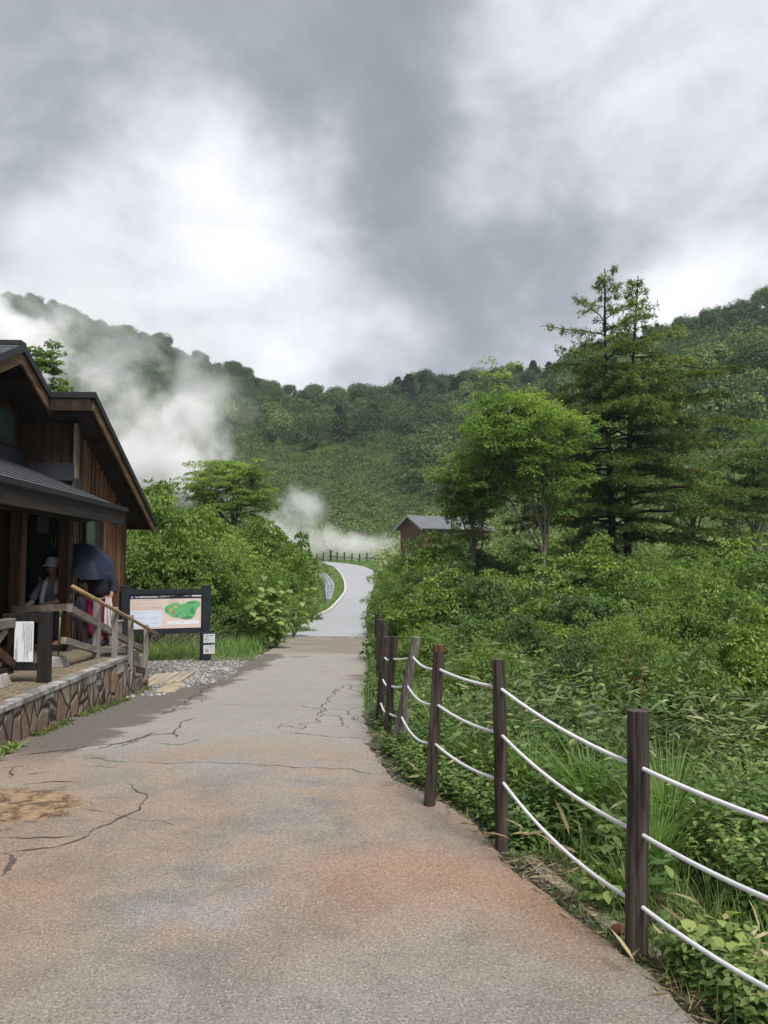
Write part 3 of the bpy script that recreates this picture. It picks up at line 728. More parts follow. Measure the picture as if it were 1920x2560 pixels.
# porch roof: metal courses laid along the eave
g = Geo(); n = 10
for k in range(n):
    pa = -5.27 + k * (1.62 / n); pb = pa + 1.62 / n - .002; za = 3.19 - .43 * (pa + 5.27); zb = 3.19 - .43 * (pb + 5.27) + .004
    g.hexa([[pa, 1.5, za - .05], [pb, 1.5, zb - .05], [pb, 13.235, zb - .05], [pa, 13.235, za - .05], [pa, 1.5, za], [pb, 1.5, zb], [pb, 13.235, zb], [pa, 13.235, za]], fr, .5)
    if pb > -4.40: g.hexa([[pa, 13.24, za - .05], [pb, 13.24, zb - .05], [pb, 13.45, zb - .05], [pa, 13.45, za - .05], [pa, 13.24, za], [pb, 13.24, zb], [pb, 13.45, zb], [pa, 13.45, za]], fr, .5)
proof = part('porch_roof', g, M['roof'], house)
g = Geo()
for k in range(1, n):
    pa = -5.27 + k * (1.62 / n); za = 3.19 - .43 * (pa + 5.27); g.box((pa - .010, 1.5, za - .004), (pa + .004, 13.235, za + .011), fr)
part('course_lip_shade', g, M['trim'], proof)  # course lips in dark trim: the shade lines they cast, put into the colour
g = Geo(); g.box((-3.65, 1.5, 2.455), (-3.615, 13.47, 2.52), fr); part('eave_trim', g, M['trim'], house)
g = Geo(); g.box((-3.72, 1.5, 2.24), (-3.66, 13.42, 2.452), fr); g.box((-5.2, 13.38, 2.3), (-3.722, 13.42, 2.44), fr); g.box((-4.36, 1.5, 2.28), (-4.20, 13.36, 2.5), fr)
part('porch_beam', g, M['wood_dark'], house)
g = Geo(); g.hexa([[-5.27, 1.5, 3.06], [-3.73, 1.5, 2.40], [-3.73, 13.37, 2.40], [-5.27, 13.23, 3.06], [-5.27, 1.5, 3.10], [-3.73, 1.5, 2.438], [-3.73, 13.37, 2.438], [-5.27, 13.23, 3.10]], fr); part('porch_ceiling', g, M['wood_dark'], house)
for q in (5.0, 7.1, 8.9, 10.68, 12.45):
    g = Geo(); g.box((-4.36, q, ZF), (-4.205, q + .155, 2.278), fr); part('column', g, M['wood_column'], house, bevel=.008)
g = Geo(); g.box((-5.3, 0, -.5), (-3.13, 11.25, ZF), fr); g.box((-5.3, 11.252, -.5), (-3.42, 13.24, ZF - .003), fr)
part('porch_floor', g, M['tiles'], house)

# stone retaining wall with steps down
rw = thing('retaining_wall', FP(-3.06, 8, -.1), 'low crazy stone wall with pale stained coping edging the porch floor', 'wall')
g = Geo(); g.box((-3.125, -1, -.6), (-3.0, 11.3, ZF - .035), fr); g.box((-3.32, 11.302, -.7), (-3.003, 11.72, .17), fr); g.box((-3.32, 11.722, -.7), (-3.006, 12.15, 0.02), fr); g.box((-3.32, 12.152, -.7), (-3.009, 12.5, -.1), fr)
part('stone_face', g, M['stone_wall'], rw)
cpm, N = new_mat('coping'); P = N.n('ShaderNodeTexCoord').outputs['Object']
nz = N.noise(P, 4, 5, .7, .5)
out(N, pbsdf(N, N.ramp(nz, [(0, (.06, .056, .05)), (.47, (.15, .14, .125)), (.57, (.32, .31, .30)), (1, (.58, .57, .56))]), .85, N.bump(nz, .6, .01)))
g = Geo(); g.box((-3.128, -1, ZF - .033), (-2.985, 11.32, ZF + .012), fr)
for q, w, h in ((8.3, .2, .06), (9.55, .62, .10), (9.9, .2, .17), (10.75, .34, .14), (11.05, .1, .06)):
    g.box((-2.998, q, ZF - .03 - h), (-2.993, q + w, ZF - .034), fr)
part('coping', g, cpm, rw)
g = Geo(); g.box((-3.42, 11.26, -.5), (-3.13, 11.7, .2), fr)
for k in range(5): g.box((-4.3, 13.26 + .3 * k, -.6), (-3.42, 13.55 + .3 * k, .24 - .13 * k), fr)
g.box((-3.40, 11.5, .14), (-3.25, 11.72, .235), fr); part('step', g, M['concrete'], rw)
# moss and little plants along the foot of the wall
def wallfoot(n, name, mat, hmin, hmax, qlo, qhi, clump):
    g = Geo(); q = rng.uniform(qlo, qhi, n)
    keep = vnoise(q * 2.2, q * 0 + clump, 77) > .42; q = q[keep]; n = len(q)
    p = -2.99 + np.abs(rng.normal(0, .05, n)); C = fr(np.stack([p, q, zp(q)], -1)); C[:, 2] = zp(C[:, 1]) + .0
    lean = rng.normal(0, .03, (n, 3)); g.blades(C, rng.uniform(hmin, hmax, n), lean, rng.uniform(.006, .018, n), rng.random(n), 2); return g
props(part('moss', wallfoot(5000, 'moss', None, .015, .05, 5, 12.4, 3.3), M['moss']), 'green moss along the foot of the stone wall', kind='stuff')

# porch railing, notice stand and stair rail
fence = thing('porch_railing', FP(-3.57, 7.5, ZF), 'weathered timber porch railing with crossed brace on concrete footings', 'railing')
g = Geo(); g.box((-3.62, 1, .94), (-3.52, 8.98, 1.035), fr); part('rail', g, M['wood_grey'], fence, bevel=.006)
g = Geo(); g.box((-3.61, 1, .46), (-3.53, 8.85, .55), fr); part('rail', g, M['wood_dark'], fence, bevel=.006)
g = Geo(); g.beam((-4.26, 10.62, 1.03), (-3.37, 10.05, 1.09), .09, .085, fr); part('rail', g, M['wood_grey'], fence)
g = Geo(); g.beam((-4.26, 10.66, .55), (-3.37, 10.05, .60), .08, .075, fr); part('rail', g, M['wood_dark'], fence)
for a, b in (((7.95, .55), (8.72, .93)), ((5.6, .55), (6.4, .93))):
    g = Geo(); g.beam((-3.585, a[0], a[1]), (-3.585, b[0], b[1]), .05, .09, fr); part('brace', g, M['wood_grey'], fence)
    g = Geo(); g.beam((-3.53, a[0], b[1]), (-3.53, b[0] + .1, a[1]), .05, .09, fr); part('brace', g, M['wood_column'], fence)
for p, q in ((-3.60, 8.55), (-3.58, 10.2), (-3.60, 6.0)):
    g = Geo(); g.hexa([[p - .13, q - .12, ZF], [p + .13, q - .12, ZF], [p + .13, q + .14, ZF], [p - .13, q + .14, ZF], [p - .09, q - .09, ZF + .13], [p + .09, q - .09, ZF + .13], [p + .09, q + .1, ZF + .13], [p - .09, q + .1, ZF + .13]], fr); part('footing', g, M['concrete'], fence, bevel=.01)
ns = thing('notice_stand', FP(-3.38, 8.88, ZF), 'black timber stand framing a white notice of vertical writing on the porch edge', 'notice stand')
g = Geo(); g.box((-3.29, 8.83, ZF), (-3.17, 8.94, 1.10), fr); part('post', g, M['wood_sign'], ns, bevel=.005)
g = Geo(); g.box((-3.66, 8.84, .99), (-3.292, 8.93, 1.08), fr); part('rail', g, M['wood_sign'], ns, bevel=.005)
g = Geo(); g.box((-3.66, 8.85, .485), (-3.292, 8.92, .56), fr); part('rail', g, M['wood_sign'], ns, bevel=.005)
g = Geo(); g.box((-3.53, 8.838, .58), (-3.335, 8.848, 1.0), fr); nb = part('notice_board', g, M['paper'], ns)
g = Geo()
for i, (pp, za, zb_) in enumerate([(-3.352, .70, .975), (-3.370, .69, .98), (-3.388, .60, .99), (-3.405, .62, .99), (-3.424, .59, .98), (-3.442, .80, .985), (-3.50, .585, .82), (-3.512, .585, .72)]):
    z = zb_
    while z > za:
        h = rng.uniform(.006, .011)
        for k in range(3):
            w = rng.uniform(.003, .0085); o = rng.uniform(-.002, .002)
            g.box((pp - w / 2 + o, 8.8355, z - h + k * h * .3), (pp + w / 2 + o, 8.837, z - h + k * h * .3 + .0018), fr)
        z -= h + rng.uniform(.002, .007)
part('lettering', g, M['ink'], nb)
st = thing('stair_handrail', FP(-3.35, 11.8, .1), 'grey timber stair railing with round bamboo handrail leading down from the porch', 'handrail')
for p, q, zb, zt, w in ((-3.37, 11.12, ZF, 1.15, .085), (-3.30, 11.72, ZF - .2, 1.0, .07), (-3.30, 12.55, -.3, .84, .07), (-3.29, 13.45, -.45, .63, .065)):
    g = Geo(); g.box((p - w / 2, q - w / 2, zb), (p + w / 2, q + w / 2, zt), fr); part('post', g, M['wood_grey_v'], st, bevel=.006)
g = Geo(); P = fr(np.array([[-3.31, 9.95, 1.335], [-3.27, 11.2, 1.05], [-3.24, 12.5, .76], [-3.23, 13.95, .44]])); g.tube(P, .026, 10); part('handrail', g, M['bamboo'], st, smooth=True)
g = Geo(); g.beam((-3.37, 10.03, 1.075), (-3.36, 13.55, .22), .06, .085, fr); part('rail', g, M['wood_grey'], st)
g = Geo(); g.beam((-3.40, 9.95, .70), (-3.38, 11.1, .47), .07, .08, fr); g.beam((-3.38, 11.17, .46), (-3.36, 12.4, .33), .07, .07, fr); part('rail', g, M['wood_grey'], st)
g = Geo(); g.beam((-3.33, 12.3, .12), (-3.31, 13.5, -.12), .06, .08, fr); part('rail', g, M['wood_dark'], st)
# planks and slab at the foot of the steps
bw = thing('boardwalk', FP(-3.0, 12.9, -.28), 'short pale plank walkway at the foot of the porch steps', 'boardwalk')
for k in range(5):
    p = -3.22 + k * .115; g = Geo(); g.box((p, 12.55 + .12 * k, -.29), (p + .105, 14.0 + .1 * k, -.22), fr, rng.uniform(.2, .9)); part('plank', g, M['plank'], bw)
g = Geo(); s0 = [G(388, 1733), G(438, 1731), G(462, 1711), G(420, 1712)]
g.hexa([v + [0, 0, -.1] for v in s0] + [v + [0, 0, .03] for v in s0])
props(part('paving_slab', g, plain('slab', (.33, .27, .18), .9, .3, 6, .4), bevel=.02), 'worn beige paving slab lying beside the plank walkway', 'slab')
g = Geo(); g.box((-3.66, 12.72, .36), (-3.52, 12.9, .72), fr); g.box((-3.68, 12.70, .72), (-3.50, 12.92, .745), fr)
props(part('concrete_pillar', g, M['concrete_dark'], bevel=.01), 'short grey concrete pillar at the wall corner by the steps', 'pillar')

# ------------------------------------------------------------------ map board
P0 = np.array([-4.93, 15.7, 0.]); P1_ = np.array([-3.52, 16.3, 0.]); U = (P1_ - P0); UL = np.linalg.norm(U); U /= UL; Vn = np.array([U[1], -U[0], 0.])   # Vn points to the path / viewer
def bf(V): V = np.asarray(V, float); return P0 + V[..., :1] * U + V[..., 1:2] * Vn + V[..., 2:3] * np.array([0, 0, 1.])
mb = thing('map_board', P0 * .5 + P1_ * .5 + [0, 0, -.31], 'large trail map board in a black timber frame showing a green nature trail map', 'information board')
for u in (0, UL):
    g = Geo(); g.box((u - .08, -.07, -.55), (u + .08, .07, 1.17), bf); g.box((u - .095, -.085, -.55), (u + .095, .085, .27), bf); g.box((u - .09, -.08, 1.171), (u + .09, .08, 1.19), bf)
    po = part('post', g, M['board_frame'], mb, bevel=.004)
g = Geo(); g.box((.08, -.05, 1.03), (UL - .08, .05, 1.12), bf); part('rail', g, M['board_frame'], mb)
g = Geo(); g.box((.08, -.05, .26), (UL - .08, .05, .36), bf); part('rail', g, M['board_frame'], mb)
g = Geo(); g.box((.081, -.02, .361), (UL - .081, .02, 1.029), bf); part('backing', g, M['board_frame'], mb)
pu0, pu1, pz0, pz1 = .09, UL - .10, .365, 1.005
def flat(g, pts, off): # polygon fan in board plane
    c = np.mean(pts, 0); V = [(c[0], off, c[1])] + [(a, off, b) for a, b in pts]; n = len(pts)
    g.add(bf(np.array(V)), [[0, 1 + i, 1 + (i + 1) % n, 0] for i in range(n)])
def mcol(name, c): return plain(name, c, .45, .03, 4)
g = Geo(); g.box((pu0, .021, pz0), (pu1, .025, .935), bf); pn = part('panel', g, mcol('panel_pink', (.66, .55, .49)), mb)
g = Geo(); g.box((pu0, .021, .937), (pu1, .025, pz1), bf); part('title_strip', g, mcol('title_black', (.012, .012, .016)), mb)
def rect(g, u0, z0, u1, z1, off): flat(g, [(u0, z0), (u1, z0), (u1, z1), (u0, z1)], off)
W_ = pu1 - pu0; Hh = pz1 - pz0
def bu(x): return pu0 + (x - 160) / 1130 * W_
def bz(y): return pz1 - (y - 228) / 545 * Hh
g = Geo(); rect(g, bu(168), bz(745), bu(655), bz(480), .027); part('text_field', g, mcol('text_blue', (.60, .68, .80)), mb)
g = Geo(); rect(g, bu(745), bz(712), bu(1255), bz(652), .027); part('legend', g, mcol('legend_white', (.74, .76, .80)), mb)
blob = [(690, 460), (700, 425), (740, 395), (800, 370), (870, 350), (930, 365), (955, 385), (1020, 370), (1080, 335), (1150, 320), (1230, 325), (1280, 355), (1280, 400), (1240, 445), (1210, 480), (1205, 540), (1170, 600), (1110, 632), (1040, 635), (980, 615), (930, 600), (850, 598), (800, 570), (760, 535), (710, 510)]
B = np.array([(bu(a), bz(b)) for a, b in blob]); t = np.arange(len(B) + 1); Bc = np.vstack([B, B[:1]]); ti = np.linspace(0, len(B), 90, endpoint=False)
Bs = np.stack([np.interp(ti, t, Bc[:, k]) for k in (0, 1)], -1)
for _ in range(3): Bs = (np.roll(Bs, 1, 0) + 2 * Bs + np.roll(Bs, -1, 0)) / 4
# build as a horizontal strip mesh so that the concave outline stays right
def area(pts, off, name, mat):
    import mathutils
    tri = mathutils.geometry.tessellate_polygon([[Vector((a, b, 0)) for a, b in pts]])
    g = Geo(); g.add(bf(np.array([(a, off, b) for a, b in pts])), [[a, c, b, a] for a, b, c in tri]); return part(name, g, mat, mb)
area(Bs, .028, 'map_area', mcol('map_green', (.13, .42, .17)))
def ell(cx, cy, rx, ry, off, name, mat, n=18):
    return area([(bu(cx + rx * math.cos(a)), bz(cy + ry * math.sin(a))) for a in np.linspace(0, 2 * math.pi, n, endpoint=False)], off, name, mat)
ell(740, 470, 36, 40, .0292, 'map_patch', mcol('map_green_deep', (.10, .34, .17)))
ell(1130, 360, 60, 20, .0292, 'map_patch', M['map_d'] if 'map_d' in M else mcol('map_green_d', (.07, .27, .10)))
ell(1150, 495, 35, 55, .0292, 'map_patch', mcol('map_green_e', (.06, .26, .09)))
ell(1090, 600, 55, 26, .0292, 'map_patch', mcol('map_green_f', (.06, .28, .10)))
ell(870, 425, 34, 26, .0295, 'map_patch', mcol('map_tan', (.55, .34, .16)))
ell(785, 472, 40, 26, .0292, 'map_patch', mcol('map_yellow', (.48, .42, .12)))
ell(848, 521, 24, 18, .0295, 'map_patch', mcol('map_red', (.55, .08, .05)))
ell(890, 570, 26, 12, .0292, 'map_patch', mcol('map_blue', (.05, .13, .42)))
ell(1015, 608, 32, 12, .0292, 'map_patch', mcol('map_blue_b', (.04, .12, .38)))
def line(pts, w, off):
    g = Geo()
    Q = np.array([(bu(a), bz(b)) for a, b in pts]); 
    for a, b in zip(Q[:-1], Q[1:]):
        d = b - a; l = np.linalg.norm(d); nn = np.array([-d[1], d[0]]) / l * w / 2
        flat(g, [tuple(a - nn), tuple(b - nn), tuple(b + nn), tuple(a + nn)], off)
    part('trail_line', g, MLINE, mb)
MLINE = mcol('map_line', (.04, .08, .04))
line([(815, 500), (900, 460), (950, 430), (1010, 405), (1080, 375), (1110, 350)], .003, .030)
line([(915, 545), (950, 515), (1000, 495), (1050, 480), (1065, 440), (1080, 415), (1130, 410)], .0035, .0304)
line([(1045, 580), (1075, 545), (1095, 500), (1110, 460), (1140, 430)], .0035, .0308)
line([(1060, 530), (1090, 540), (1115, 520)], .003, .0312)
line([(745, 357), (790, 345), (850, 333), (900, 340), (925, 355)], .004, .0296); line([(1190, 575), (1190, 620)], .003, .0296)
g = Geo()
def dashes(g, u0, u1, z, h, dens=.8, off=.0285):
    u = u0
    while u < u1:
        w = rng.uniform(.004, .009)
        if rng.random() < dens: rect(g, u, z, u + w, z + h * rng.uniform(.6, 1), off)
        u += w + .0022
for y, x1 in ((305, 680), (330, 340), (350, 590), (378, 670), (392, 220), (412, 670), (432, 670), (455, 670)): dashes(g, bu(185), bu(x1), bz(y), .006)
for y, x0, x1 in ((505, 185, 440), (520, 185, 380), (545, 185, 320), (585, 185, 420), (600, 185, 400), (585, 465, 630), (605, 465, 560), (620, 465, 600), (665, 185, 400), (670, 465, 610), (690, 465, 600), (720, 185, 330), (670, 830, 900), (690, 840, 890), (675, 950, 1010), (690, 960, 1000), (675, 1120, 1160), (690, 1130, 1150), (675, 1205, 1230), (300, 760, 930), (315, 760, 900)): dashes(g, bu(x0), bu(x1), bz(y), .005, .75)
props(part('small_print', g, M['ink_grey'], mb), kind='stuff')
g = Geo()
for y, x0, x1 in ((240, 620, 860), (252, 620, 780), (262, 620, 700), (240, 1000, 1130), (252, 1000, 1130)): dashes(g, bu(x0), bu(x1), bz(y), .007, .8, .0265)
rect(g, bu(1140), bz(256), bu(1292), bz(230), .0262); props(part('small_print', g, M['paper'], mb), kind='stuff')
def text(s, size, bold=False):
    c = bpy.data.curves.new('t', 'FONT'); c.body = s; c.size = size; c.align_x = 'LEFT'; c.resolution_u = 2
    if bold: c.offset = size * .018
    o = bpy.data.objects.new('t', c); sc.collection.objects.link(o); bpy.context.view_layer.update()
    me = bpy.data.meshes.new_from_object(o.evaluated_get(bpy.context.evaluated_depsgraph_get())); bpy.data.objects.remove(o)
    V = np.zeros(len(me.vertices) * 3); me.vertices.foreach_get('co', V); V = V.reshape(-1, 3)
    if not len(V): return None
    Fs = [tuple(p.vertices) for p in me.polygons]; return V, Fs
def lettering(s, u0, z0, width, height, mat, parent, f=bf, off=.0275, bold=True):
    r = text(s, 1.0, bold)
    if r is None: return None
    V, Fs = r; mn, mx_ = V[:, :2].min(0), V[:, :2].max(0); sx, sy = width / (mx_[0] - mn[0]), height / (mx_[1] - mn[1])
    A = np.stack([u0 + (V[:, 0] - mn[0]) * sx, np.full(len(V), off), z0 + (V[:, 1] - mn[1]) * sy], -1)
    Q = []
    for p in Fs:
        if len(p) == 4: Q.append(p)
        elif len(p) == 3: Q.append((p[0], p[1], p[2], p[0]))
        else:
            for k in range(1, len(p) - 1): Q.append((p[0], p[k], p[k + 1], p[0]))
    g = Geo(); g.add(f(A), Q); return part('lettering', g, mat, parent)
lettering('玉川温泉園地自然研究路', bu(232), bz(270), bu(602) - bu(232), bz(238) - bz(270), M['paper'], mb)
ell(188, 256, 22, 22, .0265, 'info_symbol', mcol('info_blue', (.06, .14, .42)))
lettering('i', bu(183), bz(270), bu(194) - bu(183), bz(242) - bz(270), M['paper'], mb, off=.0285)
# two prohibition plates screwed to the post
def plate(z0, z1, title, label, kind):
    t = thing('prohibition_plate', bf(np.array([UL + .04, .09, z0])), label, 'sign')
    u0, u1 = UL - .055, UL + .165
    g = Geo(); g.box((u0, .087, z0), (u1, .093, z1), bf); part('plate', g, plain('plate_face', (.55, .58, .62), .45, .08, 12), t)
    H = z1 - z0; lettering(title, u0 + .03, z1 - H * .27, .155, H * .15, M['ink'], t, off=.0945)
    cu, cz, r = u0 + .065, z0 + H * .38, .044
    g = Geo(); n = 28
    for k in range(n):
        a, b = 2 * math.pi * k / n, 2 * math.pi * (k + 1) / n
        V = [(cu + r * math.cos(a), .0945, cz + r * math.sin(a)), (cu + r * math.cos(b), .0945, cz + r * math.sin(b)), (cu + r * .84 * math.cos(b), .0945, cz + r * .84 * math.sin(b)), (cu + r * .84 * math.cos(a), .0945, cz + r * .84 * math.sin(a))]
        g.add(bf(np.array(V)), [[0, 1, 2, 3]])
    a = .7; d = np.array([math.cos(a), -math.sin(a)]) * r * .86; nn = np.array([math.sin(a), math.cos(a)]) * .0035
    flat(g, [tuple(np.array([cu, cz]) - d - nn), tuple(np.array([cu, cz]) + d - nn), tuple(np.array([cu, cz]) + d + nn), tuple(np.array([cu, cz]) - d + nn)], .0953)
    part('ban_symbol', g, plain('ban_red', (.42, .08, .16), .5, .05, 5), t)
    g = Geo()
    if kind == 'dog':
        for a in ((-.018, -.006, .016, .010), (.012, .004, .024, .018), (-.018, -.02, -.013, -.006), (-.008, -.02, -.004, -.006), (.006, -.02, .010, -.006), (.012, -.02, .016, -.006), (-.024, .006, -.017, .014)): rect(g, cu + a[0], cz + a[1], cu + a[2], cz + a[3], .0948)
    else:
        for a in ((-.026, -.006, .012, .001), (.015, -.006, .019, .001), (.021, -.006, .024, .001), (.014, .004, .018, .012), (.019, .010, .023, .018)): rect(g, cu + a[0], cz + a[1], cu + a[2], cz + a[3], .0948)
    part('pictogram', g, M['ink'], t)
    g = Geo()
    for k in range(5): dashes(g, u0 + .125, u1 - .02, z0 + H * (.5 - .09 * k), .005, .7, .0945)
    props(part('small_print', g, M['ink_grey'], t), kind='stuff')
plate(.065, .235, '園地内は全面禁煙', 'upper small white no smoking plate on the map board post', 'smoke')
plate(-.150, .020, 'ペット禁止', 'lower small white no pets plate on the map board post', 'dog')

# ------------------------------------------------------------------ people on the porch
def skin(name, J, E, mat, parent, sub=2, root=0):
    me = bpy.data.meshes.new(name); me.from_pydata([tuple(j[0]) for j in J], E, [])
    o = bpy.data.objects.new(name, me); sc.collection.objects.link(o)
    m = o.modifiers.new('s', 'SKIN'); m.use_smooth_shade = True
    for i, v in enumerate(me.skin_vertices[0].data):
        r = J[i][1]; v.radius = (r, r) if np.isscalar(r) else r
        v.use_root = (i == root)
    s = o.modifiers.new('d', 'SUBSURF'); s.levels = sub; s.render_levels = sub
    bpy.context.view_layer.update()
    m2 = bpy.data.meshes.new_from_object(o.evaluated_get(bpy.context.evaluated_depsgraph_get()))
    o.modifiers.clear(); o.data = m2; m2.materials.clear(); m2.materials.append(mat); m2.name = name
    for p in m2.polygons: p.use_smooth = True
    o.parent = parent; return o
def head_geo(c, yaw=0.0, s=1.0):
    # a shaped head: skull, jaw, nose, brows, ears
    nU, nV = 24, 18; V = np.zeros((nV + 1, nU, 3))
    for i in range(nV + 1):
        ph = math.pi * i / nV
        for j in range(nU):
            th = 2 * math.pi * j / nU; x = math.sin(ph) * math.cos(th); y = math.sin(ph) * math.sin(th); z = math.cos(ph)
            k = 1 - .28 * max(0, -z) ** 1.2
            X = x * .075 * k; Y = y * .095 * (k if y > 0 else 1 - .15 * max(0, -z)); Z = z * .118
            if y < 0:
                nose = math.exp(-((x / .16) ** 2) - ((z + .10) / .22) ** 2); Y -= .024 * nose
                Y += .008 * math.exp(-(((abs(x) - .38) / .16) ** 2) - ((z - .08) / .13) ** 2)
                Y -= .006 * math.exp(-((z - .26) / .10) ** 2 - (x / .6) ** 2); Y += .004 * math.exp(-((z + .42) / .05) ** 2 - (x / .35) ** 2)
            ear = math.exp(-((abs(x) - .98) / .14) ** 2 - (z / .2) ** 2 - ((y - .08) / .2) ** 2); X += np.sign(x) * .016 * ear
            V[i, j] = (X, Y, Z)
    V = V.reshape(-1, 3) * s; cy_, sy_ = math.cos(yaw), math.sin(yaw)
    V = np.stack([V[:, 0] * cy_ - V[:, 1] * sy_, V[:, 0] * sy_ + V[:, 1] * cy_, V[:, 2]], -1) + np.asarray(c)
    i = np.arange(nV)[:, None] * nU; j = np.arange(nU)[None]; j2 = (j + 1) % nU
    g = Geo(); g.add(V, np.stack([i + j, i + nU + j, i + nU + j2, i + j2], -1).reshape(-1, 4)); return g
def hand_J(J, E, wrist_i, w, d, side, curl=.5, s=1.0):
    w = np.array(w, float); d = np.array(d, float); d /= np.linalg.norm(d); up = np.array([0, 0, 1.]); sd = np.cross(d, up); sd /= np.linalg.norm(sd) + 1e-6; dn = np.cross(sd, d) * -1
    if dn[2] > 0: dn = -dn
    k0 = len(J); J.append((w + d * .045 * s, (.030 * s, .016 * s))); E.append((wrist_i, k0)); J.append((w + d * .085 * s, (.034 * s, .014 * s))); E.append((k0, k0 + 1))
    for f, (o, l) in enumerate(zip((-.027, -.009, .009, .026), (.062, .074, .070, .055))):
        b = len(J); p0 = w + d * .095 * s + sd * o * s; J.append((p0, .0085 * s)); E.append((k0 + 1, b))
        p1 = p0 + (d * (1 - curl * .5) + dn * curl * .6) * l * .5 * s; J.append((p1, .008 * s)); E.append((b, b + 1))
        p2 = p1 + (d * (1 - curl) + dn * curl * 1.1) * l * .5 * s; J.append((p2, .0065 * s)); E.append((b + 1, b + 2))
    b = len(J); J.append((w + d * .045 * s + sd * .036 * s * side + dn * .008, .011 * s)); E.append((k0, b)); J.append((w + d * .085 * s + sd * .05 * s * side + dn * .018, .009 * s)); E.append((b, b + 1))
def person_sitting():
    base = FP(-4.50, 12.78, ZF); t = thing('person', base, 'seated person in grey shirt and pale bucket hat with a white towel round the neck', 'person')
    J = [((0, 0, .50), (.14, .11)), ((0, -.03, .68), (.13, .10)), ((0, -.08, .88), (.155, .105)), ((0, -.11, 1.0), (.07, .06)), ((0, -.14, 1.08), (.05, .05)), ((0, -.155, 1.15), (.05, .055))]
    E = [(0, 1), (1, 2), (2, 3), (3, 4), (4, 5)]
    def limb(par, pts):
        prev = par
        for p, r in pts: J.append((p, r)); E.append((prev, len(J) - 1)); prev = len(J) - 1
        return prev
    wl = limb(2, [((-.17, -.09, .93), .055), ((-.27, -.16, .74), .043), ((-.26, -.27, .71), .036), ((-.22, -.36, .70), .026)]); hand_J(J, E, wl, (-.22, -.36, .70), (.05, -.4, -.35), 1, .5)
    wr = limb(2, [((.17, -.09, .93), .055), ((.26, -.2, .73), .043), ((.15, -.31, .69), .036), ((.04, -.38, .67), .026)]); hand_J(J, E, wr, (.04, -.38, .67), (-.5, -.3, -.1), -1, .5)
    limb(0, [((.10, -.05, .49), .085), ((.20, -.44, .50), .065), ((.20, -.47, .28), .052), ((.20, -.45, .09), .04), ((.20, -.60, .05), .035)])
    limb(0, [((-.10, -.05, .50), .085), ((-.25, -.40, .56), .065), ((-.05, -.47, .58), .05), ((.10, -.50, .58), .038)])
    J = [(np.array(p) , r) for p, r in J]
    skin('body', J, E, M['skin'], t)
    # the shirt follows torso and arms
    JS = [((0, 0, .52), (.165, .13)), ((0, -.03, .68), (.155, .125)), ((0, -.08, .88), (.18, .125)), ((0, -.11, 1.0), (.085, .07)), ((-.18, -.09, .93), .078), ((-.275, -.16, .74), .062), ((-.265, -.25, .715), .055), ((.18, -.09, .93), .078), ((.27, -.2, .73), .062), ((.17, -.29, .695), .054)]
    skin('shirt', JS, [(0, 1), (1, 2), (2, 3), (2, 4), (4, 5), (5, 6), (2, 7), (7, 8), (8, 9)], M['shirt'], t)
    JT = [((0, 0, .50), (.17, .14)), ((.11, -.05, .49), .105), ((.21, -.45, .51), .08), ((.205, -.47, .28), .07), ((.2, -.45, .12), .06), ((-.11, -.05, .50), .105), ((-.26, -.41, .57), .08), ((-.08, -.47, .58), .066), ((.05, -.49, .58), .055)]
    skin('trousers', JT, [(0, 1), (1, 2), (2, 3), (3, 4), (0, 5), (5, 6), (6, 7), (7, 8)], M['cloth_dark'], t)
    c = base + np.array([0, -.17, 1.19]); hg = head_geo(c, .25); part('head', hg, M['skin'], t, smooth=True)
    g = Geo()                                              # bucket hat
    n = 28; prof = [(.001, .165), (.05, .163), (.082, .145), (.094, .09), (.102, .055), (.125, .035), (.150, .012), (.148, .008), (.10, .045)]
    V = np.array([[(r * math.cos(2 * math.pi * k / n), r * 1.08 * math.sin(2 * math.pi * k / n), z - (.02 if i >= 5 else 0) * math.sin(2 * math.pi * k / n + .5)) for k in range(n + 1)] for i, (r, z) in enumerate(prof)]) + c
    g.grid(V); part('hat', g, M['hat'], t, smooth=True)
    for s, pts in ((-1, [(-.03, .02, 1.07), (-.085, -.05, 1.06), (-.085, -.17, 1.0), (-.10, -.22, .88), (-.12, -.235, .74), (-.12, -.235, .66)]), (1, [(.03, .02, 1.07), (.085, -.05, 1.06), (.08, -.17, 1.0), (.085, -.225, .90), (.09, -.235, .80)])):
        g = Geo(); P = np.array(pts); tt = np.linspace(0, len(P) - 1, 24); Q = np.stack([np.interp(tt, np.arange(len(P)), P[:, k]) for k in range(3)], -1)
        for _ in range(3): Q[1:-1] = (Q[:-2] + 2 * Q[1:-1] + Q[2:]) / 4
        w = .033; V = np.stack([Q + np.array([a * w, b, 0]) + base for a, b in ((-1, 0), (-.5, -.012), (0, -.003), (.5, -.014), (1, 0), (1, .01), (-1, .01))], 1)
        g.grid(V); part('towel', g, M['towel'], t, smooth=True)
    sh = Geo()
    for i, (a, b, r0) in enumerate((((-.34, -.44, .58), (-.16, -.42, .70), .04),)):
        P = np.array([a, tuple(np.array(a) * .7 + np.array(b) * .3), tuple(np.array(a) * .35 + np.array(b) * .65), b]) + base; sh.tube(P, [.022, .042, .038, .03], 12)
    o = part('shoe', sh, M['shoe'], None, smooth=True, loc=base + [-.25, -.43, .60]); props(o, 'pale canvas shoe held by the seated person in the bucket hat', 'shoe')
person_sitting()
b_ = thing('bench', FP(-4.5, 12.95, ZF), 'dark timber bench under the seated person against the porch wall', 'bench')
g = Geo(); g.box((-5.1, 12.74, ZF + .37), (-4.0, 13.08, ZF + .42), fr); part('seat', g, M['wood_dark'], b_)
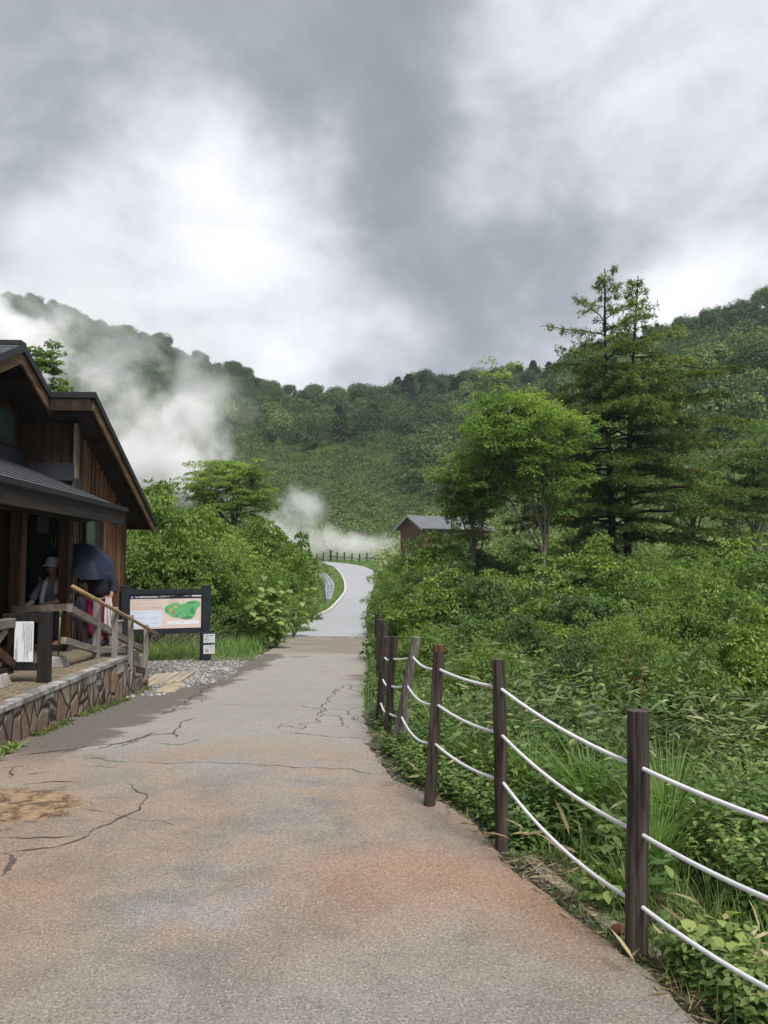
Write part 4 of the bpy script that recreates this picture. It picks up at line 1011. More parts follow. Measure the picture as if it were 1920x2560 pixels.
for p in (-5.0, -4.1):
    g = Geo(); g.box((p, 12.78, ZF), (p + .06, 13.04, ZF + .368), fr); part('leg', g, M['wood_dark'], b_)
def person_standing():
    base = FP(-3.88, 12.92, ZF); t = thing('person', base, 'stooping person in dark jacket and magenta trousers beneath the navy umbrella', 'person')
    J = [((0, 0, .78), (.14, .11)), ((0, .02, .92), (.13, .10)), ((-.04, -.02, 1.05), (.16, .11)), ((-.08, -.03, 1.10), (.06, .06)), ((-.11, -.03, 1.13), (.05, .05)), ((-.12, -.03, 1.16), .05)]
    E = [(0, 1), (1, 2), (2, 3), (3, 4), (4, 5)]
    def limb(par, pts):
        prev = par
        for p, r in pts: J.append((p, r)); E.append((prev, len(J) - 1)); prev = len(J) - 1
        return prev
    w = limb(2, [((.16, -.02, 1.06), .055), ((.24, -.05, .90), .042), ((.23, -.13, .80), .034), ((.22, -.17, .73), .026)]); hand_J(J, E, w, (.22, -.17, .73), (0, -.2, -.9), 1, .4)
    w = limb(2, [((-.19, -.02, 1.06), .055), ((-.27, -.08, .97), .042), ((-.23, -.15, 1.06), .034), ((-.20, -.18, 1.13), .026)]); hand_J(J, E, w, (-.20, -.18, 1.13), (.1, -.1, .9), -1, .6)
    limb(0, [((.09, 0, .76), .085), ((.10, -.03, .45), .062), ((.10, .02, .22), .05), ((.10, .03, .08), .038), ((.11, -.11, .04), .034)])
    limb(0, [((-.09, 0, .76), .085), ((-.10, -.02, .45), .062), ((-.10, .03, .22), .05), ((-.10, .04, .08), .038), ((-.11, -.10, .04), .034)])
    skin('body', J, E, M['skin'], t)
    JS = [((0, 0, .70), (.205, .17)), ((0, .01, .90), (.185, .15)), ((-.03, -.02, 1.04), (.19, .135)), ((-.07, -.05, 1.13), (.085, .08)), ((.18, -.02, 1.06), .078), ((.25, -.05, .90), .065), ((.235, -.12, .79), .058), ((-.20, -.02, 1.06), .078), ((-.28, -.08, .98), .062), ((-.24, -.14, 1.05), .055)]
    skin('jacket', JS, [(0, 1), (1, 2), (2, 3), (2, 4), (4, 5), (5, 6), (2, 7), (7, 8), (8, 9)], M['cloth_dark'], t)
    JT = [((0, 0, .84), (.18, .145)), ((.09, 0, .62), .13), ((.10, -.02, .42), .115), ((.10, .02, .12), .09), ((-.09, 0, .62), .125), ((-.10, -.02, .42), .12), ((-.10, .03, .12), .095)]
    skin('trousers', JT, [(0, 1), (1, 2), (2, 3), (0, 4), (4, 5), (5, 6)], M['magenta'], t)
    for sx in (.105, -.105):
        g = Geo(); P = np.array([[sx, .07, .04], [sx, .03, .055], [sx, -.06, .05], [sx, -.15, .035], [sx, -.20, .03]]) + base; g.tube(P, [.03, .05, .048, .042, .022], 12); part('shoe', g, M['cloth_dark'], t, smooth=True)
    part('head', head_geo(base + np.array([-.14, -.03, 1.19]), .2), M['skin'], t, smooth=True)
    g = Geo(); n = 16; c = base + np.array([-.14, -.01, 1.21])
    V = np.array([[(.088 * math.sin(ph) * math.cos(2 * math.pi * k / n), .108 * math.sin(ph) * math.sin(2 * math.pi * k / n), .125 * math.cos(ph)) for k in range(n + 1)] for ph in np.linspace(0, 1.9, 9)]) + c
    g.grid(V); part('hair', g, M['cloth_dark'], t, smooth=True)
    g = Geo()                                              # pale cloth hanging from the hand
    Q = np.linspace(0, 1, 14); P = np.stack([.20 + .05 * Q, -.20 - .02 * np.sin(Q * 3), .74 - .52 * Q], -1) + base
    offs = np.linspace(-1, 1, 13); V = P[:, None] + np.stack([offs * .07, .018 * np.sin(offs * 9), 0 * offs], -1)[None] * (.6 + .9 * Q[:, None, None])
    g.grid(V); props(part('cloth', g, M['pinkwhite'], None, smooth=True, loc=base + [.2, -.2, .74]), 'pale pink cloth hanging from the hand of the person under the umbrella', 'cloth')
    # umbrella
    u0 = FP(-4.17, 13.0, 1.60); t = thing('umbrella', u0, 'open navy blue umbrella tilted behind the porch column', 'umbrella')
    nr, ns_ = 12, 64; Rr = .52; Hh_ = .32; V = np.zeros((nr + 1, ns_ + 1, 3))
    for i in range(nr + 1):
        r = i / nr
        for j in range(ns_ + 1):
            a = 2 * math.pi * j / ns_; seg = (a / (2 * math.pi / 8)) % 1; dip = 4 * seg * (1 - seg)
            rr = r * Rr * (1 - .055 * dip * r * r); V[i, j] = (rr * math.cos(a), rr * math.sin(a), Hh_ * (1 - r ** 2.1) - .02 * dip * r * r)
    tilt = Matrix.Rotation(R_(20), 3, 'X') @ Matrix.Rotation(R_(17), 3, 'Y'); TM = np.array(tilt)
    g = Geo(); g.grid(V @ TM.T + u0); part('canopy', g, M['navy'], t, smooth=True)
    g = Geo(); g.tube(np.array([[0, 0, -.5], [0, 0, 0], [0, 0, Hh_ + .06]]) @ TM.T + u0, .006, 6); part('shaft', g, M['trim'], t)
    g = Geo(); g.tube(np.array([[0, 0, -.62], [0, 0, -.5]]) @ TM.T + u0, .014, 8); part('handle', g, M['trim'], t)
    for k in range(8):
        a = 2 * math.pi * k / 8; P = np.array([[r * Rr * .985 * math.cos(a), r * Rr * .985 * math.sin(a), Hh_ * (1 - r ** 2.1) - .008] for r in np.linspace(.03, 1, 8)])
        g = Geo(); g.tube(P @ TM.T + u0, .0035, 5); part('rib', g, M['trim'], t)
person_standing()
t = thing('folded_umbrella', FP(-3.98, 12.2, ZF + .35), 'closed black umbrella hanging point down by the stair railing', 'umbrella')
g = Geo(); c = FP(-3.93, 12.15, 0); V = np.array([[(r * (1 + .18 * math.cos(6 * a)) * math.cos(a), r * (1 + .18 * math.cos(6 * a)) * math.sin(a), z) for a in np.linspace(0, 2 * math.pi, 31)] for z, r in ((.52, .004), (.62, .022), (.85, .055), (1.05, .07), (1.12, .03), (1.13, .006))]) + c
g.grid(V); part('canopy', g, M['cloth_dark'], t, smooth=True)
g = Geo(); g.tube(np.array([[0, 0, 1.12], [0, 0, 1.26], [.02, 0, 1.29], [.05, 0, 1.29], [.06, 0, 1.25]]) + c, .01, 7); part('handle', g, M['wood_brown'], t, smooth=True)
g = Geo(); c = FP(-3.62, 10.4, ZF); g.tube(np.array([c, c + [.01, .02, .60]]), .010, 8); g.tube(np.array([c + [.01, .02, .60], c + [.01, .02, .70]]), .016, 8)
props(part('walking_pole', g, M['yellow'], None, smooth=True, loc=c), 'yellow walking pole leaning on the porch railing', 'walking pole')

# ------------------------------------------------------------------ rope fence beside the path
def log_post(top, base, r, mat, parent, seed, top_r=None):
    n = 26; t = np.linspace(-.12, 1, n); P = np.array(base)[None] * (1 - t[:, None]) + np.array(top)[None] * t[:, None]
    P[:, 0] += fbm(t * 3, t * 0 + seed, 3, 40) * .012; P[:, 1] += fbm(t * 3, t * 0 + seed + 5, 3, 41) * .012
    k = 28; th = np.arange(k) * 2 * math.pi / k; g = Geo()
    rad = r * (1.06 - .06 * t)[:, None] * (1 + .05 * np.cos(4 * th + seed)[None] + fbm(th[None] * 3.2 + seed, t[:, None] * 1.3, 3, 42) * .15)
    rad -= r * .16 * np.exp(-((th[None] - 4.1 - .3 * np.sin(seed)) / .13) ** 2)     # drying split
    V = np.stack([P[:, None, 0] + rad * np.cos(th), P[:, None, 1] + rad * np.sin(th), np.broadcast_to(P[:, None, 2], rad.shape)], -1)
    V = np.concatenate([V, V[:, :1]], 1); g.grid(V)
    R0 = V[-1, :-1]; c = R0.mean(0); c[2] += .002; nn = len(R0); g.add(np.vstack([R0, c]), [[i, (i + 1) % nn, nn, i] for i in range(nn)], .9)
    return part('post', g, mat, parent, smooth=False)
def basez(px, py): p = G(px, py); return p
posts = [  # top px, base px, label
    ((1595, 1776), (1591, 2390), .042, 'post', 'nearest and tallest looking post with deep grain'),
    ((1246, 1648), (1256, 2122), .037, 'post', None), ((1099, 1612), (1074, 2014), .036, 'post', 'dark post with an orange-brown top'),
    ((1042, 1593), (986, 1878), .037, 'post_grey', 'leaning pale grey post'), ((985, 1591), (967, 1862), .036, 'post', None), ((966, 1592), (946, 1818), .036, 'post', None)]
rf = thing('rope_fence', G(1256, 2122), 'dark timber post fence with three white ropes along the right edge of the path', 'fence')
tops, bases = [], []
def post_from(tp, bp, d=None):
    b = G(*bp); a, s = ray(*tp); dd = b[1] + (0 if d is None else d); return np.array([a * dd, dd, CAMZ + s * dd]), b
p0 = (np.array([1.47, 2.05, 1.0]), np.array([1.47, 2.05, 0.0])); tops.append(p0[0]); bases.append(p0[1]); log_post(p0[0], p0[1], .04, M['post'], rf, 1.1)
for i, (tp, bp, r, mt, lb) in enumerate(posts):
    tpn, b = post_from(tp, bp, -.12 if i == 3 else None); tops.append(tpn); bases.append(b); o = log_post(tpn, b, r, M[mt], rf, 2.3 + i * 1.7)
    if lb: o['label'] = lb
    if i == 2:
        a = tpn; d = (tpn - b) / np.linalg.norm(tpn - b); g = Geo(); th = np.linspace(0, 2 * math.pi, 25)
        V = np.array([[a + d * z + np.array([math.cos(t) * r * 1.05, math.sin(t) * r * 1.05, 0]) * (1 + .02 * math.sin(9 * t)) for t in th] for z in (-.045, -.02, .001)]); g.grid(V); o2 = part('cut_top', g, M['post_rust'], None); w = wloc(rf); o2.parent = o; o2.location = tuple(-w)
for x, y, hgt in ((-.005, 9.6, 1.0), (-.045, 10.9, 1.04), (-.075, 12.2, 1.02), (-.15, 13.6, 1.06)):
    y = float(y); b = np.array([re_x(y) + .13, y, zp(y)]); b[0] = {9.6: 0.0, 10.9: -.035, 12.2: -.075, 13.6: -.115}[y]; tp = b + [.01, 0, hgt]; tops.append(tp); bases.append(b); log_post(tp, b, .042, M['post'], rf, y)
g = Geo(); a = at(1022, 1781, 7.05); b = G(1000, 1880); g.beam(b + [0, .1, -.1], a + [0, .1, 0], .07, .03); part('stake', g, M['post_grey'], rf, 'short pale stake behind the leaning post')
# ropes: three-strand lay, holes measured on each post
fr_z = [[.85, .63, .36], [.80, .52, .22]] + [[.885, .63, .375], [.883, .655, .405], [.86, .60, .32], [.82, .56, .30], [.80, .55, .28]] + [[.78, .52, .26]] * 4
for k in range(3):
    pts = []
    for i in range(len(tops)):
        H = np.linalg.norm(tops[i] - bases[i]); f = fr_z[i][k] / 1.04; c = bases[i] + (tops[i] - bases[i]) * f
        c = c + np.array([.0, 0, 0]); pts.append(c)
    Q = []
    for i in range(len(pts) - 1):
        a, b = pts[i], pts[i + 1]; l = np.linalg.norm(b - a); n = int(l / (.0045 if i < 4 else .02)); t = np.linspace(0, 1, n, endpoint=False)[:, None]
        sag = l * (.020 + .010 * k) * (1.2 if i in (1, 3) else 1.0) * (.35 if i > 5 else 1); q = a * (1 - t) + b * t; q[:, 2:] -= sag * 4 * t * (1 - t); Q.append(q)
    Q = np.vstack(Q + [pts[-1][None]]); s = np.concatenate([[0], np.cumsum(np.linalg.norm(np.diff(Q, axis=0), axis=1))])
    T = np.gradient(Q, axis=0); T /= np.linalg.norm(T, axis=1, keepdims=True); A = np.cross(T, [0, 0, 1.]); A /= np.linalg.norm(A, axis=1, keepdims=True); Bv = np.cross(T, A)
    kk = 12; th = np.arange(kk + 1) * 2 * math.pi / kk; tw = s * 2 * math.pi / .042
    rad = .0088 * (1 + .20 * np.abs(np.sin(1.5 * (th[None] + tw[:, None]))) - .12)
    V = Q[:, None] + rad[..., None] * (np.cos(th)[None, :, None] * A[:, None] + np.sin(th)[None, :, None] * Bv[:, None])
    g = Geo(); g.grid(V); part('rope', g, M['rope'], rf, smooth=True)
# distant fence on the bend
ff = thing('rope_fence', at(861, 1402, 106), 'distant rope fence with short dark posts at the far bend of the grey path', 'fence')
fp = [(792.5, 1383, 1401), (808.5, 1382, 1403), (827, 1375, 1401), (843, 1380, 1402), (861, 1380, 1403), (880, 1383, 1402.5), (899, 1384, 1406), (917.5, 1382.4, 1404)]
pp = []
for i, (x, yt, yb) in enumerate(fp):
    d = 107 - .35 * i; a, b = at(x, yt, d), at(x, yb, d); g = Geo(); g.tube([b - [0, 0, 1.0], b, a], [.085 if i != 2 else .12] * 3, 8); part('post', g, M['bark_dark'], ff); pp.append((a, b))
pp.append((at(950, 1384, 103), at(950, 1408, 103)))
for f in (.72, .30):
    Q = []
    for (a, b), (c, d) in zip(pp[1:-1], pp[2:]):
        t = np.linspace(0, 1, 9)[:, None]; u, v = b + (a - b) * f, d + (c - d) * f; q = u * (1 - t) + v * t; q[:, 2:] -= .13 * 4 * t * (1 - t) ; Q.append(q[:-1])
    g = Geo(); g.tube(np.vstack(Q), .022, 5); part('rope', g, M['rope'], ff)
# rusty stone at the verge and scattered small stones
def rock(loc, r, seed, mat):
    g = Geo(); nU, nV = 14, 9; V = np.zeros((nV + 1, nU + 1, 3))
    for i in range(nV + 1):
        for j in range(nU + 1):
            ph = math.pi * i / nV; th = 2 * math.pi * (j % nU) / nU; k = 1 + .9 * float(fbm(np.cos(th) * 1.5 + seed, np.sin(th) * 1.5 + ph * 1.3, 3, 50))
            V[i, j] = (r[0] * k * math.sin(ph) * math.cos(th), r[1] * k * math.sin(ph) * math.sin(th), r[2] * k * math.cos(ph))
    g.grid(V + loc); return g
loc = G(1548, 2332) + [0, 0, .012]; props(part('stone', rock(loc, (.042, .03, .018), 3.3, None), M['rust_rock'], loc=loc), 'small rusty red stone at the path edge beside the nearest fence post', 'stone')
# low hut beyond the bushes
E1 = np.array([.85, .53, 0.]); E2 = np.array([-.53, .85, 0.]); H0 = at(1058, 1340, 79); H0[2] = 0
def hf(V): V = np.asarray(V, float); return H0 + V[..., :1] * E1 + V[..., 1:2] * E2 + V[..., 2:3] * np.array([0, 0, 1.])
hut = thing('hut', hf(np.array([4., 2, 1.5])), 'small reddish brown hut with a grey gable roof behind the bushes', 'hut')
za, ze = 6.45, 5.35
g = Geo(); g.box((0, 0, 0), (8.2, 4, ze), hf); g.add(hf(np.array([[0, 0, ze], [0, 4, ze], [0, 2, za - .1], [8.2, 0, ze], [8.2, 4, ze], [8.2, 2, za - .1]])), [[0, 2, 1, 0], [3, 4, 5, 3]]); part('wall', g, M['hutwall'], hut)
for y0, y1 in ((-.5, 2), (4.5, 2)):
    zz = ze - .27; g = Geo(); g.hexa([[-.5, y0, zz - .08], [8.6, y0, zz - .08], [8.6, y1, za - .08], [-.5, y1, za - .08], [-.5, y0, zz], [8.6, y0, zz], [8.6, y1, za], [-.5, y1, za]], hf); part('roof', g, M['hutroof'], hut)
    g = Geo(); g.hexa([[-.56, y0, zz - .22], [-.5, y0, zz - .22], [-.5, y1, za - .22], [-.56, y1, za - .22], [-.56, y0, zz + .03], [-.5, y0, zz + .03], [-.5, y1, za + .03], [-.56, y1, za + .03]], hf); part('barge_board', g, M['concrete'], hut)
g = Geo(); g.box((-.05, 2.3, 4.6), (-.005, 2.9, 5.1), hf); part('window', g, M['wood_pale'], hut)
g = Geo(); g.box((-.05, .5, 5.0), (-.005, 1.0, 5.3), hf); part('window', g, M['wood_pale'], hut)

# ------------------------------------------------------------------ vegetation
def unit(v): return v / (np.linalg.norm(v, axis=-1, keepdims=True) + 1e-9)
def leaves6(g, P, D, N, L, Wd, tint, fold=.15, droop=.15):
    n = len(P)
    if n == 0: return
    L = np.broadcast_to(L, (n,))[:, None]; Wd = np.broadcast_to(Wd, (n,))[:, None]; D = unit(D); S = unit(np.cross(D, N)); U = np.cross(S, D)
    def pt(t, s, w): return P + D * L * t - U * L * droop * t * t + S * Wd * s * w + U * Wd * fold * abs(s) * w
    V = np.stack([P, pt(.28, 1, .45), pt(.28, -1, .45), pt(.62, 1, .42), pt(.62, -1, .42), pt(1, 0, 0)], 1)
    b = (np.arange(n) * 6)[:, None, None]; q = np.array([[0, 1, 2, 0], [1, 3, 4, 2], [3, 5, 4, 3]])[None]
    g.add(V.reshape(-1, 3), (b + q).reshape(-1, 4), np.repeat(tint, 3))
def pad_leaves(g, C, R, m, L, Wd, flat=.32, tint=.5, out=None, six=False):
    # a layered spray of leaves: leaves lie roughly level, their tips pointing outwards and down
    a = rng.random(m) * 2 * math.pi; r = np.sqrt(rng.random(m)); z = rng.normal(0, .42, m)
    off = np.stack([np.cos(a) * r * R, np.sin(a) * r * R, (z * .5 + (1 - r * r) * .8) * R * flat], -1)
    D = np.stack([np.cos(a), np.sin(a), -.10 - .16 * r], -1) + rng.normal(0, .42, (m, 3))
    N = np.stack([np.cos(a) * .25, np.sin(a) * .25, np.ones(m)], -1) + rng.normal(0, .38, (m, 3))
    t = np.clip(tint + rng.normal(0, .16, m), 0, 1); s = rng.uniform(.65, 1.25, m)
    (leaves6 if six else Geo.leaves)(g, C + off, D, N, L * s, Wd * s, t)
def shrub_mesh(name, R, H, pads, per, L, Wd, mat, lump=.25, low=0.05, seed=0):
    g = Geo(); 
    for k in range(pads):
        a = rng.random() * 2 * math.pi; u = rng.random() ** .75; ph = u * (math.pi / 2 + .15)
        k1 = 1 + lump * (float(vnoise(a * 1.2 + seed * 9, ph * 2.0, seed)) - .5) * 2
        rr = rng.uniform(.55, 1.0) ** .6 * k1
        C = np.array([math.cos(a) * math.sin(ph) * R * rr, math.sin(a) * math.sin(ph) * R * rr, max(low * H, math.cos(ph) * H * rr * .96)])
        pr = R * rng.uniform(.10, .24)
        pad_leaves(g, C, pr, int(per * rng.uniform(.7, 1.3)), L, Wd, .42, .42 + rng.normal(0, .12) + .12 * (C[2] / H - .5))  # higher pads get a lighter tint, painting in light from above
    # leader shoots standing above the outline
    for k in range(int(pads * .22)):
        a = rng.random() * 2 * math.pi; r = rng.random() ** .5 * .85; C0 = np.array([math.cos(a) * r * R, math.sin(a) * r * R, H * math.sqrt(max(0, 1 - r * r)) * .92])
        for j in range(4): pad_leaves(g, C0 + [rng.normal(0, .03) * R, rng.normal(0, .03) * R, j * .045 * H], R * .09 * (1 - j * .15), 9, L, Wd, .3, .66)
    return g
def stems_geo(R, H, n, r=.018):
    g = Geo()
    for k in range(n):
        a = rng.random() * 2 * math.pi; e = np.array([math.cos(a) * R * rng.uniform(.2, .7), math.sin(a) * R * rng.uniform(.2, .7), H * rng.uniform(.6, .85)])
        t = np.linspace(0, 1, 6)[:, None]; P = e * t; P[:, :2] *= t ** .6; P += rng.normal(0, .02 * R, P.shape); g.tube(P, np.linspace(r, r * .35, 6), 5, rng.random())
    return g
def proto(label_cat, parts):
    root = bpy.data.objects.new('shrub', None)
    return root
class Proto:
    def __init__(s, pieces): s.meshes = [(n, g.mesh(n, m, smooth=False)) for n, g, m in pieces if g.v]
    def place(s, name, loc, rz, sc_, label, cat, group=None, single=False):
        if single:
            o = bpy.data.objects.new(name, s.meshes[0][1]); sc.collection.objects.link(o); root = o
        else:
            root = bpy.data.objects.new(name, None); sc.collection.objects.link(root); root.empty_display_size = .3
            for n, me in s.meshes:
                c = bpy.data.objects.new(n, me); sc.collection.objects.link(c); c.parent = root
        root.location = tuple(loc); root.rotation_euler = (0, 0, rz); root.scale = sc_ if hasattr(sc_, '__len__') else (sc_,) * 3
        return props(root, label, cat, group)
def gz(x, y): return float(terrain(x, y))
def wx(px, d): return (px - 960) / F * d * 1.0

# --- shrubs
SH = [Proto([('foliage', shrub_mesh('f', 1.0, 1.0, pa, pe, L_, W_l, None, .5, seed=s), M[m]), ('stem', stems_geo(1, 1, 9), M['bark'])]) for s, m, pa, pe, L_, W_l in ((1, 'leaf_bush', 210, 130, .045, .022), (2, 'leaf_bush', 150, 105, .066, .036), (3, 'leaf_bush', 240, 110, .050, .020))]
SHD = [Proto([('foliage', shrub_mesh('f', 1.0, 1.0, pa, pe, L_, W_l, None, .55, seed=s), M[m]), ('stem', stems_geo(1, 1, 10), M['bark'])]) for s, m, pa, pe, L_, W_l in ((5, 'leaf_tree', 120, 100, .070, .040), (6, 'leaf_dark', 200, 110, .050, .024), (7, 'leaf_tree', 230, 90, .055, .020))]
left = [  # px, distance, radius, height, label
    (335, 19.5, 1.5, 2.9, 'green shrub between the rest house corner and the left end of the map board'), (400, 20.5, 1.7, 3.6, 'tall light green shrub behind the left half of the map board'),
    (470, 20.0, 1.5, 3.1, 'dense bright shrub directly behind the middle of the map board'), (540, 19.8, 1.35, 2.7, 'bushy shrub just behind the right post of the map board'),
    (600, 20.8, 1.15, 1.9, 'low spreading shrub right of the map board post'), (350, 24.5, 2.1, 4.3, 'tallest shrub rising beside the roof corner of the rest house'),
    (440, 25.5, 2.2, 4.2, 'tall rounded shrub below the umbrella-shaped tree'), (520, 24.5, 2.0, 3.7, 'broad shrub left of the path behind the map board'),
    (590, 25.0, 1.8, 3.2, 'mid height shrub above the grassy verge left of the path'), (642, 24.4, 1.3, 2.2, 'shrub reaching to the left edge of the grey paved path'),
    (400, 31, 2.4, 5.0, 'shrub crest filling the gap between roof and umbrella-shaped tree'), (500, 31.5, 2.5, 4.7, 'shrub under the trunk of the umbrella-shaped tree'),
    (580, 31, 2.3, 4.1, 'rounded shrub in the middle of the left bank'), (650, 30.5, 2.1, 3.7, 'shrub on the left bank under the drifting steam'),
    (680, 30.5, 1.5, 2.9, 'shrub overhanging the lower left bend of the paved path'), (560, 38, 2.7, 4.8, 'shrub crown right below the umbrella-shaped tree'),
    (640, 38, 2.6, 4.4, 'shrub on the crest of the left bank before the steam'), (675, 38.5, 2.0, 3.9, 'shrub sloping down towards the stone channel'),
    (712, 37.5, 1.4, 2.7, 'shrub just left of the stone channel'), (695, 47, 2.0, 3.5, 'far shrub beside the stone channel on the left bank'), (738, 46, 1.2, 2.4, 'last shrub before the far rope fence on the left'),
    (718, 58, 1.9, 3.3, 'farthest shrub on the left bank near the far bend'), (300, 28, 2.0, 3.9, 'shrub partly hidden behind the gable end of the rest house')]
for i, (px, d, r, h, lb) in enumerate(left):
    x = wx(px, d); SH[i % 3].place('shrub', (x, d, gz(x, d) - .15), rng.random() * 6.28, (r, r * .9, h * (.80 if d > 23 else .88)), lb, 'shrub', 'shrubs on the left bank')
right = [(1215, 8.2, .50, .78, 0), (1420, 7.8, .55, .80, 1), (1600, 7.4, .60, .95, 0), (1735, 6.3, .50, .85, 1), (1880, 6.9, .60, 1.0, 0), (1320, 9.4, .6, .95, 1), (1530, 9.0, .6, 1.0, 0), (1990, 5.6, .5, .85, 0),
    (1075, 11.8, .75, .95, 0), (1180, 10.6, .8, .9, 1), (1330, 10.5, .9, 1.0, 0), (1480, 11.0, 1.0, 1.15, 1), (1640, 10.6, .95, 1.15, 0), (1800, 10.6, 1.0, 1.2, 0), (1930, 10.0, 1.0, 1.2, 1),
    (1010, 16.5, .8, 1.25, 0), (1110, 15.5, 1.1, 1.35, 0), (1240, 15.0, 1.2, 1.4, 1), (1390, 15.2, 1.3, 1.5, 1), (1540, 15.0, 1.25, 1.5, 0), (1700, 14.6, 1.3, 1.65, 0), (1860, 14.5, 1.3, 1.65, 0), (2010, 14.5, 1.4, 1.7, 1),
    (985, 23.0, .65, 1.5, 0), (1020, 21.8, 1.1, 1.75, 0), (1110, 21.0, 1.5, 1.8, 1), (1230, 21.0, 1.6, 1.8, 0), (1370, 21.5, 1.7, 1.95, 1), (1500, 20.6, 1.7, 2.1, 0), (1640, 20.5, 1.8, 2.3, 0), (1790, 20.5, 1.8, 2.3, 0), (1940, 20.5, 1.8, 2.35, 1),
    (992, 30.0, 1.0, 2.0, 0), (1035, 29.0, 1.3, 2.6, 0), (1090, 28.5, 1.8, 2.5, 0), (1200, 29.5, 2.0, 2.3, 1), (1310, 31, 2.1, 2.4, 1), (1440, 30, 2.0, 2.5, 0), (1600, 27.5, 1.9, 2.75, 0), (1720, 28, 2.1, 2.7, 0), (1860, 28.0, 2.2, 2.8, 0), (2000, 28.5, 2.3, 2.8, 1),
    (1000, 42, 1.2, 2.3, 0), (1050, 42, 1.9, 2.5, 0), (1150, 42, 2.6, 2.9, 1), (1280, 43, 2.8, 2.9, 0), (1420, 42, 2.8, 3.0, 0), (1560, 42, 2.8, 3.1, 1), (1700, 42, 2.8, 3.1, 0), (1850, 42, 3.0, 3.3, 0), (1990, 42, 3.0, 3.3, 1)]
rows = {10: 'front row', 11: 'front row', 16: 'second row', 15: 'second row', 14: 'second row', 23: 'third row', 21: 'third row', 22: 'third row', 20: 'third row'}
refs = [(940, 'beside the paved path'), (1030, 'behind the leaning post'), (1150, 'below the small tree'), (1270, 'above the second nearest post'), (1380, 'below the pale maple trunk'), (1470, 'left of the twin conifers'), (1580, 'below the twin conifers'), (1720, 'right of the twin conifers'), (1850, 'near the right edge'), (2100, 'cut by the right edge')]
depth = lambda d: 'close behind the fence' if d < 9.8 else 'in the front row' if d < 13 else 'in the second row' if d < 18 else 'in the third row' if d < 25 else 'in the fourth row' if d < 36 else 'in the farthest row'
seen = {}
for i, (px, d, r, h, k) in enumerate(right):
    x = wx(px, d); h *= (1.08 if d < 18 else 1.0) * (.86 if px > 1500 and d > 18 else 1.0); r *= .95; P_ = (SHD[1] if k == 1 and i % 3 else SHD[i % 3 if i % 3 != 1 else 0]) if k or i % 2 else SH[i % 3]
    near = min(refs, key=lambda q: abs(q[0] - px))[1]; lb = f"{'dark green' if k else 'leafy green'} shrub {near}, {depth(d)}"
    if lb in seen: lb = lb.replace('shrub', 'lower shrub')
    seen[lb] = 1
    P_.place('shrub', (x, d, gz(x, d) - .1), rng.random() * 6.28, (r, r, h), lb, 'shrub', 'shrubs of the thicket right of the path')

# --- broadleaf trees
def tree(name, base, fork, crown_c, crown_r, limbs, pads, per, L, Wd, mat, bark, tr, label, group=None, flat=.30, padr=(.12, .24), seed=0, shell=.5, extra_stems=0, base_cut=-.55, lead=None, tb=.45):
    base = np.array(base, float); fork = np.array(fork, float); cc = np.array(crown_c, float); cr = np.array(crown_r, float)
    t = thing(name, base, label, 'tree', group)
    g = Geo(); s = np.linspace(0, 1, 9)[:, None]; P = base + (fork - base) * s; P[:, 0] += .06 * np.sin(s[:, 0] * 5 + seed) * cr[0] * .3; P[0, 2] -= .3
    P[-1] = fork; g.tube(P, np.linspace(tr * 1.25, tr * .85, 9), 10)
    LP = []
    for k in range(limbs):
        a = 2 * math.pi * (k + .5 * rng.random()) / limbs + seed; el = rng.uniform(-.1, .85)
        e = cc + cr * np.array([math.cos(a) * math.cos(el), math.sin(a) * math.cos(el), math.sin(el)]) * rng.uniform(.62, .85)
        st_ = P[-1 - int(rng.integers(0, 3))]; s = np.linspace(0, 1, 12)[:, None]
        mid = st_ * .5 + e * .5 + np.array([0, 0, .22 * cr[2]]) * (1 if el < .5 else .2) + rng.normal(0, .07, 3) * cr
        Q = (1 - s) ** 2 * st_ + 2 * s * (1 - s) * mid + s ** 2 * e; Q += rng.normal(0, .012, Q.shape) * cr
        g.tube(Q, np.linspace(tr * .48, tr * .10, 12), 7); LP.append(Q)
    if lead is not None:
        s = np.linspace(0, 1, 10)[:, None]; Q = fork + (np.array(lead) - fork) * s; g.tube(Q, np.linspace(tr * .7, tr * .1, 10), 7); LP.append(Q)
    LPt = np.vstack([q[3:] for q in LP]); lf = Geo(); tw = Geo()
    for k in range(pads):
        while True:
            v = rng.normal(0, 1, 3); v /= np.linalg.norm(v)
            if v[2] > base_cut: break
        lump = 1 + .42 * (float(vnoise(math.atan2(v[1], v[0]) * 1.9 + seed * 5, v[2] * 3.2, seed)) - .5) * 2 + rng.normal(0, .07)
        C = cc + cr * v * rng.uniform(shell, 1.0) ** .5 * lump
        j = np.argmin(((LPt - C) ** 2).sum(1)); st_ = LPt[j]; s = np.linspace(0, 1, 5)[:, None]; Q = st_ + (C - st_) * s; Q[:, 2] += np.sin(s[:, 0] * math.pi) * .06 * cr[2]
        tw.tube(Q, np.linspace(tr * .11, tr * .04, 5), 4, cap=False)
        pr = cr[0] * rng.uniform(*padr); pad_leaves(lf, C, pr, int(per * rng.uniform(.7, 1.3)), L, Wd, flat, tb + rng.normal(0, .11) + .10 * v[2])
    part('trunk', g, bark, t, smooth=True); part('twigs', tw, bark, t); part('crown', lf, mat, t); return t
def tz(x, y): return gz(x, y)
def B(px, d, dz=0): x = wx(px, d); return np.array([x, d, tz(x, d) + dz])
tree('maple_tree', B(1345, 27), at(1368, 1335, 27), at(1305, 1120, 27), (2.0, 1.8, 2.25), 10, 520, 66, .13, .066, M['leaf_maple'], M['bark_pale'], .085, 'bright green maple with a pale forked trunk left of the twin conifers', seed=1, shell=.10, padr=(.10, .20), flat=.65, base_cut=-.95)
